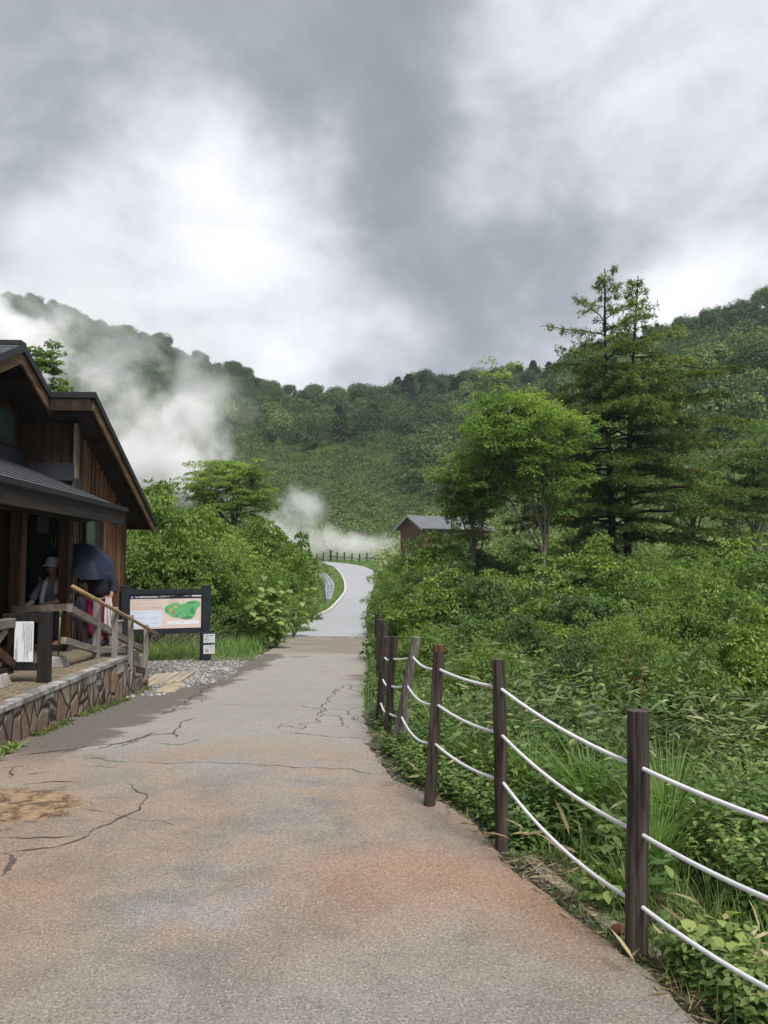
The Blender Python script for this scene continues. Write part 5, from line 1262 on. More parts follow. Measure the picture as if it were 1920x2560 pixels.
tree('young_tree', B(1182, 29), at(1184, 1330, 29), at(1178, 1235, 29), (1.15, 1.1, 1.5), 6, 240, 70, .12, .06, M['leaf_bush'], M['bark_pale'], .08, 'small green tree with thin pale stems right of the hut', seed=2, shell=.10, padr=(.13, .24), flat=.65, base_cut=-.98, tb=.6)
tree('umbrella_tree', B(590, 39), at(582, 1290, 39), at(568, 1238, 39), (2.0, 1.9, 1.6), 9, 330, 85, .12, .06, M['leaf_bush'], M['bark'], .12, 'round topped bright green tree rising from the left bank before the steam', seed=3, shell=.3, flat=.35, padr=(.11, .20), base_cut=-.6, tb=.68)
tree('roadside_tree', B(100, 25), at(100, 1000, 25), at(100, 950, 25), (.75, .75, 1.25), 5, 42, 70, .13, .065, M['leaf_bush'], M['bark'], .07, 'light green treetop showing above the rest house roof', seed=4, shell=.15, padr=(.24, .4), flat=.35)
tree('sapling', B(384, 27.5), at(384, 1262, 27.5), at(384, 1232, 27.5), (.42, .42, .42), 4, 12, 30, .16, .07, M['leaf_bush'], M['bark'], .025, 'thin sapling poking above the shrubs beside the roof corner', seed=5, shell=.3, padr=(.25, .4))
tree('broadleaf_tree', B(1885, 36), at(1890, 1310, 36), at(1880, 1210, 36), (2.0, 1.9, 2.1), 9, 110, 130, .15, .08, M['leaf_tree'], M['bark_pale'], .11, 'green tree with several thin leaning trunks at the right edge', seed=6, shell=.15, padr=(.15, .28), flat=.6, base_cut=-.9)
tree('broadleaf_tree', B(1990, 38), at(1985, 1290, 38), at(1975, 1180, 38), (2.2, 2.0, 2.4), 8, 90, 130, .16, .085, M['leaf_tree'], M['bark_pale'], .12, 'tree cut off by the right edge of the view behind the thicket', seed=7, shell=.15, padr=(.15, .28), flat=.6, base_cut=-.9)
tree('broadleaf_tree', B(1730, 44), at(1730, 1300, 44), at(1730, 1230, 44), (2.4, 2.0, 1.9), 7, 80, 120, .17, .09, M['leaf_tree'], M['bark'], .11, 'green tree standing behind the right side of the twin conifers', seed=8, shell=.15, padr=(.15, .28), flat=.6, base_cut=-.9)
tree('broadleaf_tree', B(1460, 46), at(1460, 1320, 46), at(1450, 1250, 46), (2.3, 2.0, 1.7), 7, 80, 120, .17, .09, M['leaf_maple'], M['bark'], .1, 'light green tree seen between the maple trunk and the twin conifers', seed=9, shell=.15, padr=(.15, .28), flat=.6, base_cut=-.9)

# --- conifers
def conifer(name, base, top, prof, label, group=None, nb=46, dens=1.0, seed=0, tr=.14, mat=None, bark=None, side=0, azp=None):
    base = np.array(base, float); top = np.array(top, float); t = thing(name, base, label, 'tree', group)
    H = top[2] - base[2]; g = Geo(); s = np.linspace(0, 1, 20); P = base + (top - base) * s[:, None]; P[0, 2] -= .3
    P[:, 0] += .05 * np.sin(s * 6 + seed); g.tube(P, tr * (1.15 - 1.08 * s ** .9) + .008, 10)
    lf = Geo(); br = Geo()
    hs, ls = np.array(prof).T
    for k in range(nb):
        u = (k + rng.random() * 1.6) / (nb + .6); h = hs[0] + (hs[-1] - hs[0]) * u; l0 = np.interp(h, hs, ls)
        a = k * 2.4 + rng.normal(0, .35) + seed
        l = l0 * rng.uniform(.38, 1.15) * (1 + side * math.cos(a) * .22)
        z0 = base[2] + h; st_ = base + (top - base) * ((z0 - base[2]) / H); up = .12 + .45 * max(0, (h / H - .62)) * 2
        d = np.array([math.cos(a), math.sin(a), 0]); s = np.linspace(0, 1, 9)
        Q = st_ + d * (s * l)[:, None]; Q[:, 2] += l * (up * s - .20 * s * s * (1 if h / H < .8 else .2)); Q[1:] += np.cumsum(rng.normal(0, .018 * l, (8, 3)), 0)
        br.tube(Q, np.linspace(.035 * (l / 3) + .008, .006, 9), 5, cap=False)
        perp = np.array([-d[1], d[0], 0]); nbr = max(6, int(l * 15 * dens * (1 if h / H < .68 else .55)))
        for j in range(nbr):
            f = rng.uniform(.14 if h / H > .6 else .28, 1.0); c = np.array([np.interp(f, s, Q[:, q]) for q in range(3)])
            w = (.44 * l * (1 - f) + .16) * rng.uniform(.4, 1.0); sd = perp * (1 if rng.random() < .5 else -1) + d * rng.uniform(.3, .9); sd /= np.linalg.norm(sd)
            m = int(14 + 26 * w); f2 = rng.random(m); C = c + sd * (f2 * w)[:, None]; C[:, 2] += -.18 * w * f2 + rng.normal(0, .05, m)
            C += rng.normal(0, .035, (m, 3)) * [1, 1, .5]
            D = sd + rng.normal(0, .55, (m, 3)); D[:, 2] += rng.uniform(-.35, .25, m); N = np.array([0, 0, 1.]) + rng.normal(0, .5, (m, 3))
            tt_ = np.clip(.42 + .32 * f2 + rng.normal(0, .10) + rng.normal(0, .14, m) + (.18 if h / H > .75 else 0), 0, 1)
            lf.leaves(C, D, N, rng.uniform(.10, .20, m), rng.uniform(.03, .055, m), tt_, .1)
    part('trunk', g, bark or M['bark_dark'], t, smooth=True); part('branches', br, bark or M['bark_dark'], t); part('crown', lf, mat or M['needle'], t); return t
D_ = 30.0
conifer('conifer_tree', B(1528, D_), at(1512, 672, D_), [(2.9, 2.2), (3.6, 3.4), (5, 3.8), (7, 3.6), (8.7, 3.1), (10.2, 2.5), (11.2, 1.3), (12.9, .3)], 'left and taller of the twin dark conifers above the thicket', 'twin conifers', 74, 1.0, .3, .155)
conifer('conifer_tree', B(1557, D_ + .3), at(1592, 690, D_ + .3), [(2.6, 3.2), (3.4, 4.6), (5, 4.9), (7, 4.3), (8.6, 3.4), (10.0, 2.2), (11.2, 1.1), (12.7, .3)], 'right and broader of the twin dark conifers above the thicket', 'twin conifers', 80, 1.0, 1.4, .155, side=.6)
conifer('conifer_tree', B(1130, 50), at(1128, 1235, 50), [(.5, 1.5), (2, 1.4), (4, .8), (5.3, .1)], 'small dark conifer standing against the hut roof', None, 30, .8, 2.2, .08)
conifer('conifer_tree', B(1205, 47), at(1206, 1200, 47), [(.6, 1.5), (2, 1.3), (4, .8), (6, .1)], 'narrow dark conifer behind the small green tree', None, 30, .8, 3.3, .08)

# --- the wooded hillsides
def blob_quads(g, C, R, H, m, size, tint, lump_seed):
    # crowns: C (k,3) crown centres; m leaf clumps each
    k = len(C); a = rng.random((k, m)) * 2 * math.pi; u = rng.uniform(-.35, 1, (k, m)); sr = np.sqrt(1 - u * u)
    lump = 1 + .30 * (vnoise(a * 1.3 + lump_seed + np.arange(k)[:, None] * 7.1, u * 2.4 + np.arange(k)[:, None] * 3.7, 3) - .5) * 2
    f = rng.uniform(.72, 1.0, (k, m)) * lump
    n = np.stack([sr * np.cos(a), sr * np.sin(a), u], -1)
    P = C[:, None] + n * f[..., None] * np.stack([R, R, H], -1)[:, None]
    P = P.reshape(-1, 3); n = n.reshape(-1, 3); N = unit(n * .7 + [0, 0, .7]) + rng.normal(0, .45, P.shape); D = np.cross(n, rng.normal(0, 1, P.shape)); D[:, 2] -= .35
    s = np.broadcast_to(size, (k,)).repeat(m) * rng.uniform(.6, 1.35, k * m)
    t = np.clip(np.asarray(tint).repeat(m) + rng.normal(0, .13, k * m), 0, 1)
    g.leaves(P - unit(D) * s[:, None] * .4, D, N, s * 1.1, s * .8, t, .15)
def hill_uv(n, pxlo, pxhi, dlo, dhi):
    px = rng.uniform(pxlo, pxhi, n); d = np.sqrt(rng.uniform(dlo ** 2, dhi ** 2, n)); return px, d
def hill_t(px, d):
    Rr = np.interp(px, [0, 600, 760, 1300, 1500, 1920], [300, 285, 270, 265, 215, 200]); Bb = np.interp(px, [0, 760, 1000, 1500, 1920], [114, 122, 118, 85, 74]); return (d - Bb) / (Rr - Bb)
def poisson(px, d, rad):
    x = wx(px, d); keep = np.zeros(len(px), bool); cell = {}
    for i in range(len(px)):
        cx_, cy_ = int(x[i] // rad), int(d[i] // rad); ok = True
        for a in (-1, 0, 1):
            for b in (-1, 0, 1):
                for j in cell.get((cx_ + a, cy_ + b), ()):
                    if (x[j] - x[i]) ** 2 + (d[j] - d[i]) ** 2 < rad * rad: ok = False
        if ok: keep[i] = True; cell.setdefault((cx_, cy_), []).append(i)
    return keep
px, d = hill_uv(14000, -260, 2180, 78, 320); t = hill_t(px, d); x = wx(px, d)
lowland = .30 + .25 * (fbm(px * .006, t * 3, 3, 60)) + np.where((px > 380) & (px < 1000), .16, -.1) + np.where(px < 380, .12, 0)
keep = (t > lowland) & (t < 1.10); px, d, t, x = px[keep], d[keep], t[keep], x[keep]
k2 = poisson(px, d, 4.4); px, d, t, x = px[k2], d[k2], t[k2], x[k2]; z = terrain(x, d)
R_t = rng.uniform(1.7, 4.1, len(px)); H_t = R_t * rng.uniform(.85, 1.15, len(px)); C = np.stack([x, d, z + H_t * .62 + rng.uniform(.0, 1.2, len(px))], -1)
species = vnoise(x * .03, d * .03, 8)
tint = np.clip(.10 + .85 * rng.random(len(px)) ** 1.3 * (.35 + species), 0, 1)
# individual hillside trees: those on the skyline and the right flank, the rest reads as one wood
big = (t > .88) & (px > -30) & (px < 1960); big |= (px > 1560) & (px < 1960) & (t > .25) & (rng.random(len(px)) < .45)
bi = np.where(big)[0]; bi = bi[:210] if len(bi) > 210 else bi
mask = np.ones(len(px), bool); mask[bi] = False
HP = []
for s in range(6):
    g = Geo(); blob_quads(g, np.array([[0, 0, .0]]), np.array([1.0]), np.array([1.0]), 2200, .10, np.array([.2 + .08 * s]), s * 3.3)
    for q in range(7):
        a = rng.random() * 6.28; blob_quads(g, np.array([[math.cos(a) * .5, math.sin(a) * .5, rng.uniform(.1, .6)]]), np.array([.5]), np.array([.5]), 330, .09, np.array([.25 + .1 * s]), s + q)
    HP.append(Proto([('crown', g, M['leaf_hill'])]))
for i in bi:
    HP[int(rng.integers(0, 6))].place('hillside_tree', C[i], rng.random() * 6.28, (R_t[i], R_t[i], H_t[i]), 'rounded green tree of the forest on the skyline and flank of the hills', 'tree', 'rounded trees along the ridge and on the right hill', True)
g = Geo(); near = d[mask] < 200
idx = np.where(mask)[0]; blob_quads(g, C[idx], R_t[idx], H_t[idx], 400, .44, tint[idx], 1.0)
for q in range(3):
    o = rng.normal(0, .45, (len(idx), 3)); o[:, 2] = rng.uniform(.1, .7, len(idx)); blob_quads(g, C[idx] + o * np.stack([R_t[idx], R_t[idx], H_t[idx]], -1), R_t[idx] * .48, H_t[idx] * .48, 90, .42, np.clip(tint[idx] + rng.normal(.05, .1, len(idx)), 0, 1), q * 2.2)
props(part('hillside_forest', g, M['leaf_hill']), 'dense green forest covering the hillsides', kind='stuff')
# conifers along the middle ridge
def hill_conifer(seed):
    g = Geo(); m = 2600; h = rng.random(m) ** .8; a = rng.random(m) * 6.28
    r = (1.05 - h) ** .65 * (.75 + .35 * np.sin(h * 38 + np.cos(a * 3 + seed))) * rng.uniform(.35, 1, m) ** .5 * (1 + .25 * np.cos(a * 5 + seed + h * 9))
    P = np.stack([np.cos(a) * r, np.sin(a) * r, h * 2.9], -1); D = np.stack([np.cos(a), np.sin(a), -.25 + 0 * a], -1) + rng.normal(0, .4, (m, 3)); N = np.stack([0 * a, 0 * a, 1 + 0 * a], -1) + rng.normal(0, .4, (m, 3))
    g.leaves(P, D, N, rng.uniform(.14, .28, m), rng.uniform(.06, .13, m), rng.uniform(.1, .8, m)); return Proto([('crown', g, M['needle_hill'])])
HC = [hill_conifer(s) for s in (1, 2, 3)]
for px_, f in [(995, .90), (1022, .86), (1105, .85), (1150, .86), (1190, .88), (1218, .86), (1272, .90), (1303, .92), (1338, .97), (1378, .97), (1015, .80), (1060, .82), (1140, .78), (1085, .86), (1240, .84), (845, .60), (860, .55), (932, .55), (850, .48), (1170, .7), (1250, .72)]:
    Rr = np.interp(px_, [0, 600, 760, 1300, 1500, 1920], [300, 285, 270, 265, 215, 200]); Bb = np.interp(px_, [0, 760, 1000, 1500, 1920], [114, 122, 118, 85, 74]); d_ = Bb + (Rr - Bb) * f
    x_ = wx(px_, d_); s_ = rng.uniform(2.3, 3.3); HC[int(rng.integers(0, 3))].place('hillside_conifer', (x_, d_, gz(x_, d_) - .3), rng.random() * 6, (s_, s_, s_ * rng.uniform(.85, 1.15)), 'dark pointed conifer among the rounded trees of the middle ridge', 'tree', 'dark conifers on the middle ridge', True)
# scrub on the lower slopes
px, d = hill_uv(26000, -100, 2150, 62, 260); t = hill_t(px, d); x = wx(px, d)
lo2 = .62 + np.where((px > 380) & (px < 1050), .1, 0); keep = ((t < lo2) | (rng.random(len(px)) < .25)) & (t < .98) & ~((x > -9) & (x < -.5) & (d < 112)) & ~((px > 960) & (px < 1300) & (d > 70) & (d < 95)) & ~((px > 700) & (px < 960) & (d < 112))
keep &= ~((px < 560) & (d < 190) & (rng.random(len(px)) < .5))
px, d, t, x = px[keep], d[keep], t[keep], x[keep]; k2 = poisson(px, d, 1.9); px, d, t, x = px[k2], d[k2], t[k2], x[k2]; z = terrain(x, d)
Rs = rng.uniform(.9, 2.0, len(px)) * (.75 + .35 * vnoise(x * .05, d * .05, 4) * 2); C = np.stack([x, d, z + Rs * .15], -1)
pale = vnoise(x * .045 + 5, d * .045, 12); low = np.clip(1 - t / .30, 0, 1)
opn = np.exp(-((px - 830) / 230.) ** 2) * np.clip(1.35 - t / .26, 0, 1)
tint = np.clip(.02 + .34 * pale * rng.uniform(.4, 1.4, len(px)) + .40 * low + .55 * opn, 0, 1)
g = Geo(); blob_quads(g, C, Rs, Rs * .85, 110, .38, tint, 4.0)
props(part('hillside_scrub', g, M['leaf_scrub']), 'low pale green scrub on the foot of the slopes', kind='stuff')

# --- undergrowth right of the path
PRx = lambda y: np.where(y < YEND, np.interp(y, RE[:, 1], RE[:, 0]), np.interp(y, PRs[:, 1], PRs[:, 0]))
PLx = lambda y: np.interp(y, PLs[:, 1], PLs[:, 0])
def zone(n, ylo, yhi, xo=.06, xmax=.56, pw=1.0):
    y = ylo + (yhi - ylo) * rng.random(n) ** pw; a = rng.random(n); xl = PRx(y) + xo; xr = xmax * y + 1.0; return np.stack([xl + (xr - xl) * a, y, 0 * y], -1)
def settle(P): P[:, 2] = terrain(P[:, 0], P[:, 1]) - .02; return P
def canopy(P):                       # how tall the growth stands at a place
    off = P[:, 0] - PRx(P[:, 1]); return np.where(off < -.5, 1, sstep(off, .05, 1.3))
def herbs(g, P, hmin, hmax, L, W, nl=(5, 9)):
    n = len(P); H = rng.uniform(hmin, hmax, n) * (.35 + .65 * canopy(P)); k = nl[1]; t = np.broadcast_to(np.linspace(.25, 1, k), (n, k)); lean = rng.normal(0, .16, (n, 2)) * H[:, None]
    C = P[:, None] + np.stack([lean[:, :1] * t ** 2, lean[:, 1:] * t ** 2, H[:, None] * t], -1)
    a = rng.random((n, 1)) * 6.28 + np.arange(k) * 2.3 + rng.normal(0, .3, (n, k)); D = np.stack([np.cos(a), np.sin(a), rng.uniform(-.35, .35, (n, k))], -1); N = np.stack([-.3 * np.cos(a), -.3 * np.sin(a), 1 + 0 * a], -1) + rng.normal(0, .25, (n, k, 3))
    tb = np.clip(rng.normal(.45, .16, (n, 1)) + .15 * (t - .5) + rng.normal(0, .10, (n, k)), 0, 1); s = rng.uniform(.6, 1.3, (n, k)) * (1.15 - .35 * t)
    leaves6(g, C.reshape(-1, 3), D.reshape(-1, 3), N.reshape(-1, 3), L * s.ravel(), W * s.ravel(), tb.ravel(), .12, .2)
    return P, lean, H
def stems(g, P, lean, H, w):
    n = len(P); g.blades(P, H, np.concatenate([lean, np.zeros((n, 1))], 1), w, np.full(n, .3), 2)
def sasa(g, P, hmin, hmax, L=.17, W=.030, nl=8, palef=.10):
    n = len(P); H = rng.uniform(hmin, hmax, n) * (.4 + .6 * canopy(P)); lean = rng.normal(0, .22, (n, 2)) * H[:, None]; t = np.broadcast_to(np.linspace(.5, 1, nl), (n, nl))
    C = P[:, None] + np.stack([lean[:, :1] * t ** 2, lean[:, 1:] * t ** 2, H[:, None] * t], -1)
    a = rng.random((n, 1)) * 6.28 + np.arange(nl) * 2.5 + rng.normal(0, .4, (n, nl)); D = np.stack([np.cos(a), np.sin(a), rng.uniform(-.3, .6, (n, nl))], -1); N = np.stack([-.4 * np.cos(a), -.4 * np.sin(a), 1 + 0 * a], -1) + rng.normal(0, .3, (n, nl, 3))
    tb = np.clip(rng.normal(.38, .14, (n, 1)) + rng.normal(0, .12, (n, nl)), 0, .82); pl = rng.random((n, nl)) < palef * (1 + 2 * (rng.random((n, 1)) < .12)); tb[pl] = rng.uniform(.88, 1, pl.sum()); s = rng.uniform(.6, 1.25, (n, nl))
    leaves6(g, C.reshape(-1, 3), D.reshape(-1, 3), N.reshape(-1, 3), L * s.ravel(), W * s.ravel(), tb.ravel(), .1, .28)
    stems(g, P, lean, H, .005)
def clumpy(P, sc_, seed, th): return P[vnoise(P[:, 0] * sc_, P[:, 1] * sc_, seed) > th]
g = Geo(); P = settle(clumpy(zone(24000, 1.2, 9.5, .10, .56, .8), 1.6, 90, .42)); a = herbs(g, P, .18, .60, .052, .026, (5, 10)); stems(g, P, a[1], a[2], .0035)
P = settle(clumpy(zone(3200, 1.2, 9.5, .35, .56, .8), 1.1, 190, .45)); a = herbs(g, P, .35, .80, .085, .044, (5, 8)); stems(g, P, a[1], a[2], .0045)
P = settle(clumpy(zone(26000, 8, 20, .08, .56, .8), .9, 91, .36)); herbs(g, P, .3, .85, .07, .036, (5, 8))
P = settle(clumpy(zone(8000, 19, 45, .15, .56), .5, 92, .35)); herbs(g, P, .5, 1.3, .19, .095, (5, 7))
def lzone(n, ylo, yhi, wa, wb):
    y = rng.uniform(ylo, yhi, n); return np.stack([PLx(y) - rng.uniform(wa, wb, n), y, 0 * y], -1)
P = lzone(2600, YEND, 34, .25, 1.6); P = settle(P); herbs(g, P, .25, .7, .10, .05, (5, 8))
P = lzone(900, 34, 70, 1.7, 3.6); P = settle(P); herbs(g, P, .3, .9, .16, .08, (5, 8))
props(part('undergrowth', g, M['herb']), 'mixed leafy weeds filling the ground right of the path', kind='stuff')
g = Geo(); P = settle(clumpy(zone(3600, 2.0, 9.5, .7, .56, .8), .9, 95, .55)); sasa(g, P, .35, .80, .14, .021, 8, .09)
P = settle(clumpy(zone(5200, 9, 20, .3, .56, .8), .6, 96, .64)); sasa(g, P, .45, .95, .17, .026, 9)
P = settle(clumpy(zone(5000, 18, 42, .3, .56), .35, 97, .55)); sasa(g, P, .8, 1.7, .24, .040, 9)
props(part('bamboo_grass', g, M['sasa']), 'dwarf bamboo grass with narrow pale edged leaves in the thicket', kind='stuff')
# grass: short along the verge, long arching tufts behind the near ropes
g = Geo()
P = settle(zone(26000, 1.0, 9.5, .02, .42, .75)); off = P[:, 0] - PRx(P[:, 1]); keep = (rng.random(len(P)) < np.exp(-off * .9) + .08) & (vnoise(P[:, 0] * 3, P[:, 1] * 3, 99) + off * .5 > .42); P = P[keep]; n = len(P)
g.blades(P, rng.uniform(.05, .32, n) * (.25 + .75 * sstep(P[:, 0] - PRx(P[:, 1]), .05, .5)), np.concatenate([rng.normal(0, .09, (n, 2)), np.zeros((n, 1))], 1), rng.uniform(.003, .007, n), np.clip(rng.normal(.5, .2, n), 0, 1))
P = settle(zone(16000, 9, 24, .0, .30, .8)); off = P[:, 0] - PRx(P[:, 1]); P = P[rng.random(len(P)) < np.exp(-off * .9)]; n = len(P)
g.blades(P, rng.uniform(.12, .42, n), np.concatenate([rng.normal(0, .14, (n, 2)), np.zeros((n, 1))], 1), rng.uniform(.006, .013, n), np.clip(rng.normal(.55, .2, n), 0, 1))
for (tx, ty, hh, nn, sp) in [(1.25, 5.0, .62, 420, .16), (1.55, 4.55, .66, 420, .16), (1.0, 5.6, .55, 300, .15), (1.75, 5.3, .62, 340, .2), (1.35, 4.2, .50, 260, .12), (2.1, 4.8, .55, 260, .2), (.72, 6.2, .45, 260, .14), (.5, 7.2, .5, 260, .16), (.85, 7.4, .5, 260, .2), (.35, 8.6, .5, 260, .2), (1.3, 6.4, .6, 260, .2), (2.0, 3.6, .42, 160, .14), (1.15, 3.95, .28, 140, .1), (1.62, 2.5, .2, 120, .1), (1.9, 2.7, .25, 160, .14), (1.45, 2.95, .18, 90, .08), (2.3, 3.2, .4, 200, .2)]:
    a = rng.random(nn) * 6.28; r = np.abs(rng.normal(0, sp * .5, nn)); P = settle(np.stack([tx + np.cos(a) * r, ty + np.sin(a) * r, 0 * a], -1)); H = hh * rng.uniform(.5, 1.1, nn); l = H * rng.uniform(.15, .95, nn)
    g.blades(P, H, np.stack([np.cos(a) * l, np.sin(a) * l, 0 * a], -1), rng.uniform(.006, .012, nn), np.clip(rng.normal(.5, .17, nn), 0, 1), 5)
P = settle(zone(7000, .8, 3.6, .02, .9, 1.0)); P = P[vnoise(P[:, 0] * 4, P[:, 1] * 4, 123) > .45]; n = len(P); l = rng.normal(0, .10, (n, 2))
g.blades(P, rng.uniform(.06, .24, n), np.concatenate([l, np.zeros((n, 1))], 1), rng.uniform(.003, .006, n), np.clip(rng.normal(.65, .25, n), 0, 1), 3)
def strip(n, ylo, yhi, xa, xb, h0, h1, w, pw=1.0):
    y = ylo + (yhi - ylo) * rng.random(n) ** pw; a = rng.random(n); xx = xa(y) + (xb(y) - xa(y)) * a; P = settle(np.stack([xx, y, 0 * y], -1)); o1 = np.argsort(CLs[:, 1]); inn = (P[:, 0] > np.interp(P[:, 1], CLs[o1, 1], CLs[o1, 0]) - .25) & (P[:, 0] < np.interp(P[:, 1], CRs[o1, 1], CRs[o1, 0]) + .1) & (P[:, 1] > CLs[:, 1].min() - 6) & (P[:, 1] < CLs[:, 1].max() + 1); P = P[~inn]; n = len(P)
    g.blades(P, rng.uniform(h0, h1, n), np.concatenate([rng.normal(0, h1 * .3, (n, 2)), np.zeros((n, 1))], 1), rng.uniform(w * .6, w * 1.3, n), np.clip(rng.normal(.6, .2, n), 0, 1), 2)
strip(9000, 17.0, 24, lambda y: PLx(np.maximum(y, YEND)) - 2.2, lambda y: PLx(np.maximum(y, YEND)) - .05, .12, .45, .014)
strip(16000, 24, 62, lambda y: PLx(y) - 2.6, lambda y: PLx(y) - .25, .12, .40, .026, 1.3)
strip(9000, 60, 105, lambda y: PLx(y) - 6, lambda y: PLx(y) - .3, .15, .45, .05)
strip(9000, 45, 108, lambda y: PRx(y) + .1, lambda y: PRx(y) + 4, .15, .5, .05)
strip(5000, 16.2, 18.6, lambda y: y * 0 - 6.0, lambda y: y * 0 - 2.6, .05, .22, .012)
strip(600, 12.5, 13.6, lambda y: y * 0 - 4.0, lambda y: y * 0 - 3.2, .03, .10, .008)
props(part('grass', g, M['grass']), 'green grass along both verges with long arching tufts', kind='stuff')
# dead leaves and straw along the verge
g = Geo(); n = 9000; P = zone(n, 1.2, 9.0, -.03, .4, .8); off = P[:, 0] - PRx(P[:, 1]); P = P[rng.random(n) < np.exp(-off * 2.2)]; P = settle(P); P[:, 2] += .022; n = len(P); a = rng.random(n) * 6.28
D = np.stack([np.cos(a), np.sin(a), rng.normal(.08, .15, n)], -1); leaves6(g, P, D, np.array([0, 0, 1.]) + rng.normal(0, .4, (n, 3)), rng.uniform(.025, .11, n), rng.uniform(.003, .014, n), rng.random(n), .2, .1)
n = 3500; P = settle(zone(n, .8, 3.4, .0, .9, 1.0)); P[:, 2] += rng.uniform(.02, .07, n); a = rng.normal(.6, .7, n)
D = np.stack([np.cos(a), np.sin(a), rng.normal(.05, .12, n)], -1); leaves6(g, P, D, np.array([0, 0, 1.]) + rng.normal(0, .4, (n, 3)), rng.uniform(.08, .24, n), rng.uniform(.002, .005, n), rng.uniform(.3, 1, n), .2, .1)
for cx_, cy_, m_ in ((1.33, 3.35, 26), (.95, 4.35, 16), (2.1, 2.75, 60), (.35, 6.0, 14), (1.9, 2.5, 50)):
    a = rng.random(m_) * 6.28; P = np.stack([cx_ + rng.normal(0, .12, m_), cy_ + rng.normal(0, .1, m_), rng.uniform(.02, .22, m_)], -1); D = np.stack([np.cos(a), np.sin(a), rng.normal(.2, .4, m_)], -1)
    leaves6(g, P, D, rng.normal(0, 1, (m_, 3)) + [0, 0, 1], rng.uniform(.09, .19, m_), rng.uniform(.012, .026, m_), rng.uniform(.5, 1, m_), .2, .25)
props(part('leaf_litter', g, M['dry']), 'dead bamboo leaves and straw along the verge', kind='stuff')
# dry twigs and crumbs of broken asphalt at the edge
g = Geo(); n = 1500; y = 1.5 + 9 * rng.random(n) ** .8; xx = PRx(y) + np.abs(rng.normal(0, .10, n)) - .02; r = rng.uniform(.004, .016, n)[:, None]; C = np.stack([xx, y, zp(y) - .01], -1)
V = C[:, None] + o6[None] * r[:, None] * rng.uniform(.6, 1.3, (n, 6, 1)); g.add(V.reshape(-1, 3), (np.arange(n)[:, None, None] * 6 + tr[None]).reshape(-1, 4), np.repeat(rng.random(n) * .7, 4))
props(part('edge_rubble', g, M['stones']), 'crumbled asphalt bits along the path edge', kind='stuff')

# broad-leaved plants with big bright leaves
def broadleaf(px, d, h, n, L, label, spread=.4):
    b = B(px, d); t = thing('broad_leaved_plant', b, label, 'plant'); st_ = Geo(); lf = Geo()
    for k in range(n):
        a = rng.random() * 6.28; e = b + np.array([math.cos(a) * spread * rng.random(), math.sin(a) * spread * rng.random(), h * rng.uniform(.55, 1)]); s = np.linspace(0, 1, 7)[:, None]; Q = b + (e - b) * s; Q[:, :2] += .05 * np.sin(s * 3)
        st_.tube(Q, np.linspace(.011, .004, 7), 5, cap=False); m = 9; f = rng.uniform(.35, 1, m); C = np.stack([np.interp(f, s[:, 0], Q[:, q]) for q in range(3)], -1); aa_ = rng.random(m) * 6.28
        D = np.stack([np.cos(aa_), np.sin(aa_), rng.uniform(-.5, .15, m)], -1); N = np.stack([.2 * np.cos(aa_), .2 * np.sin(aa_), 1 + 0 * aa_], -1) + rng.normal(0, .25, (m, 3)); leaves6(lf, C + D * .06, D, N, L * rng.uniform(.6, 1.2, m), L * .85 * rng.uniform(.7, 1.1, m), np.clip(rng.normal(.75, .12, m), 0, 1), .1, .3)
    part('stem', st_, M['herb'], t); part('leaves', lf, M['herb'], t)
broadleaf(690, 19.0, 1.15, 8, .22, 'plant with large round leaves hanging at the left corner of the paved path')
broadleaf(640, 19.0, 1.8, 9, .22, 'tall plant with big bright leaves left of the paved path start')
broadleaf(735, 22.0, 1.5, 8, .24, 'plant with large leaves beside the left curve of the path', .7)
broadleaf(670, 20.5, 2.2, 7, .22, 'highest big-leaved plant on the left bank')
broadleaf(610, 21, 2.6, 6, .22, 'big-leaved shoots standing out above the shrubs on the left')
broadleaf(958, 13.0, 1.0, 7, .13, 'yellow green broad leaves behind the farthest near-fence post', .3)
broadleaf(1080, 18.0, 1.9, 6, .16, 'upright big-leaved plant in the thicket behind the leaning post', .3)
broadleaf(1110, 12.0, 1.05, 8, .13, 'bright drooping leaves in the thicket above the orange topped post', .3)
broadleaf(1905, 5.2, .62, 6, .10, 'broad green leaves at the right edge between the upper ropes', .25)
broadleaf(1760, 3.3, .28, 8, .07, 'low fresh green plant right of the nearest fence post', .2)
broadleaf(1480, 3.9, .22, 6, .06, 'small bright seedling left of the nearest fence post', .1)
# wayside stalks and two old stakes
def stalk(px, d, h, label, lean=0.0):
    b = B(px, d); g = Geo(); s = np.linspace(0, 1, 9)[:, None]; Q = b + np.array([lean, .05, h]) * s; Q[:, 0] += .02 * np.sin(s[:, 0] * 7); g.tube(Q, np.linspace(.006, .002, 9), 5)
    for k in range(22):
        f = rng.uniform(.45, 1); c = b + np.array([lean, .05, h]) * f; a = rng.random() * 6.28; g.tube(np.array([c, c + np.array([math.cos(a), math.sin(a), 1.2]) * .05]), .0022, 3)
    props(part('dry_stalk', g, plain('stalk', (.13, .06, .04), .8, .3, 20), loc=b), label, 'dry stalk')
stalk(1572, 6.0, 1.0, 'left of the two reddish dry stalks standing above the nearest post'); stalk(1592, 6.1, 1.05, 'right of the two reddish dry stalks standing above the nearest post', .06)
for a, b, lb in ((at(606, 1548, 18.6), G(579, 1622), 'dark leaning old stake at the foot of the left shrubs'), (at(626, 1504, 20.0), at(622, 1600, 20.0), 'thin pale upright stake in front of the left shrubs')):
    g = Geo(); g.beam(b - [0, 0, .2], a, .06, .05); props(part('stake', g, M['post_grey' if 'pale' in lb else 'post'], loc=b), lb, 'stake')
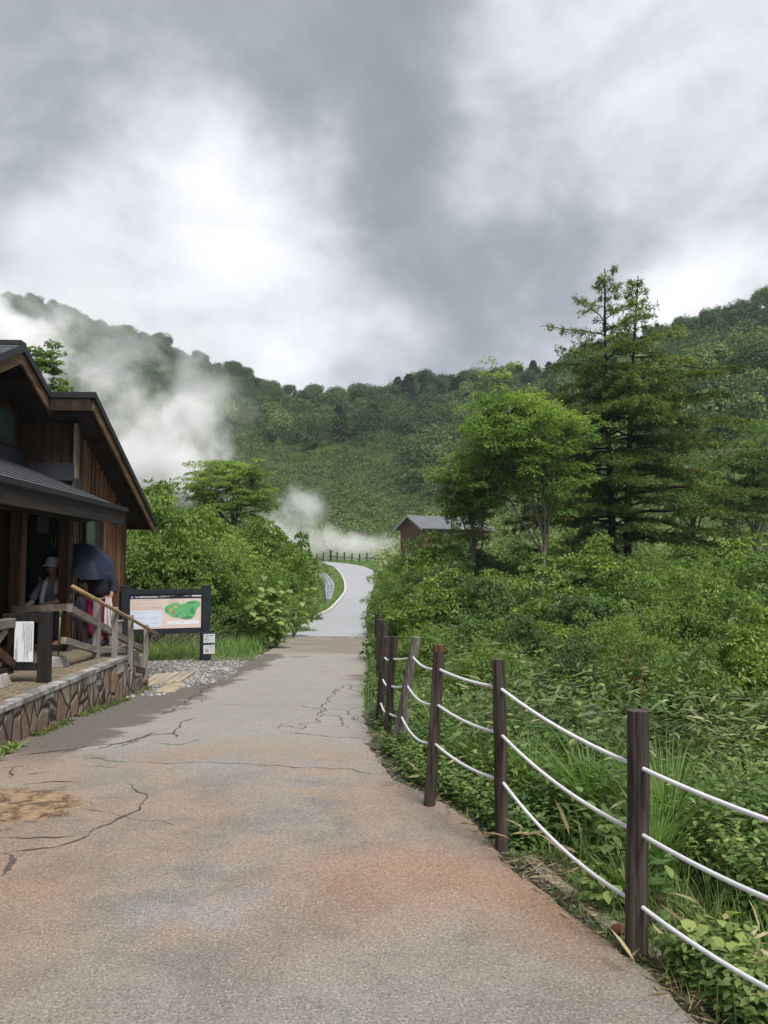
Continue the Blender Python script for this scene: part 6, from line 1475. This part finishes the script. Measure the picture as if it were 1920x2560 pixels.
# weeds at the left foot of the wall
g = Geo(); n = 60; q = rng.uniform(6.6, 7.4, n); P = fr(np.stack([-2.95 + rng.uniform(0, .1, n), q, 0 * q], -1)); P[:, 2] = zp(P[:, 1]); a = rng.random(n) * 6.28
leaves6(g, P, np.stack([np.cos(a), np.sin(a), rng.uniform(.2, .9, n)], -1), np.array([0, 0, 1.]) + rng.normal(0, .3, (n, 3)), rng.uniform(.05, .13, n), rng.uniform(.02, .035, n), rng.uniform(.4, .9, n))
props(part('weeds', g, M['herb']), 'fresh weeds at the near foot of the stone wall', kind='stuff')
# brush under and behind the map board
g = Geo()
for k in range(60):
    a = at(rng.uniform(330, 500), rng.uniform(1600, 1640), rng.uniform(17, 18.5)); b = a + [rng.uniform(-.2, 1.0), rng.uniform(-.2, .3), rng.uniform(.2, .9)]; g.tube(np.array([a, (a + b) / 2 + rng.normal(0, .05, 3), b]), .006, 4)
props(part('brushwood', g, M['bark_pale']), 'tangle of bare twigs behind the map board', kind='stuff')

# ------------------------------------------------------------------ steam and haze
def vol_mat(name, dens, scale, lo, hi, off=(0, 0, 0)):
    m, N = new_mat(name); T = N.n('ShaderNodeTexCoord'); P = N.n('ShaderNodeNewGeometry').outputs['Position']
    r = N.vmath('LENGTH', T.outputs['Object']); q = N.vmath('ADD', P, off)
    wn = N.n('ShaderNodeTexNoise', None, Scale=scale * .5, Detail=3.0, Vector=q); q = N.vmath('ADD', q, N.vmath('SCALE', N.vmath('SUBTRACT', wn.outputs[1], (.5, .5, .5)), 1.6 / scale))
    n1 = N.noise(q, scale, 6, .66); n1 = N.math('MULTIPLY_ADD', N.math('SUBTRACT', n1, .5), 1.7, .5); n2 = N.noise(q, scale * .38, 2, .5)
    body = N.map(r, 1.0, .15, 0.0, 1.0)
    f = N.math('ADD', N.math('MULTIPLY_ADD', n1, .62, N.math('MULTIPLY', n2, .38)), N.math('MULTIPLY', N.math('SUBTRACT', body, .5), .34))
    d = N.math('MULTIPLY', N.math('MULTIPLY', N.map(f, lo, hi), N.map(r, 1.0, .7)), dens)
    v = N.n('ShaderNodeVolumePrincipled', None, Color=(.995, .995, 1.0, 1), Density=d, Anisotropy=0.0)
    o = N.n('ShaderNodeOutputMaterial'); N.t.links.new(v.outputs[0], o.inputs['Volume']); return m
ico = None
def plume(px, py, d, rx, rz, ry, mat, rot=0):
    c = at(px, py, d); k = d / F
    g = Geo(); nU, nV = 20, 12
    V = np.array([[(math.sin(math.pi * i / nV) * math.cos(2 * math.pi * j / nU), math.sin(math.pi * i / nV) * math.sin(2 * math.pi * j / nU), math.cos(math.pi * i / nV)) for j in range(nU + 1)] for i in range(nV + 1)]); g.grid(V[:, ::-1])
    me = g.mesh('steam', mat); import bmesh
    bm = bmesh.new(); bm.from_mesh(me); bmesh.ops.remove_doubles(bm, verts=bm.verts, dist=1e-4); bmesh.ops.dissolve_degenerate(bm, edges=bm.edges, dist=1e-4); bmesh.ops.recalc_face_normals(bm, faces=bm.faces); bm.to_mesh(me); bm.free()
    o = bpy.data.objects.new('steam', me); sc.collection.objects.link(o); o.location = tuple(c); o.scale = (rx * k, ry, rz * k); o.rotation_euler = (0, R_(rot), 0)
    return props(o, 'white volcanic steam drifting up the left hillside' if px < 600 else 'thin white steam beyond the far end of the path', kind='stuff')
s1 = vol_mat('steam_dense', .50, .14, .44, .84); s2 = vol_mat('steam_mid', .26, .12, .50, .92, (9, 3, 4)); s3 = vol_mat('steam_thin', .085, .085, .46, .90, (31, 13, 7)); s4 = vol_mat('steam_low', .26, .24, .48, .90, (5, 8, 2))
plume(400, 1190, 150, 290, 150, 16, s1, 10); plume(330, 1060, 152, 430, 250, 18, s2, 26); plume(480, 1090, 158, 190, 250, 14, s2, 25)
plume(290, 880, 172, 600, 270, 20, s3, 27); plume(-10, 850, 160, 330, 190, 16, s1, 18); plume(930, 1362, 114, 170, 60, 6, s4); plume(500, 950, 168, 280, 180, 14, s3, 28)
plume(735, 1290, 118, 180, 105, 8, s4, -36); plume(810, 1362, 112, 230, 75, 8, s4); plume(700, 1350, 116, 150, 85, 8, s4)
hz = Geo(); hz.box((-230, -25, -3), (230, 345, 150)); m, N = new_mat('haze_air')
v = N.n('ShaderNodeVolumePrincipled', None, Color=(.80, .88, 1.0, 1), Density=.0003, Anisotropy=.2); o = N.n('ShaderNodeOutputMaterial'); N.t.links.new(v.outputs[0], o.inputs['Volume'])
hazeo = part('haze', hz, m); props(hazeo, kind='stuff')
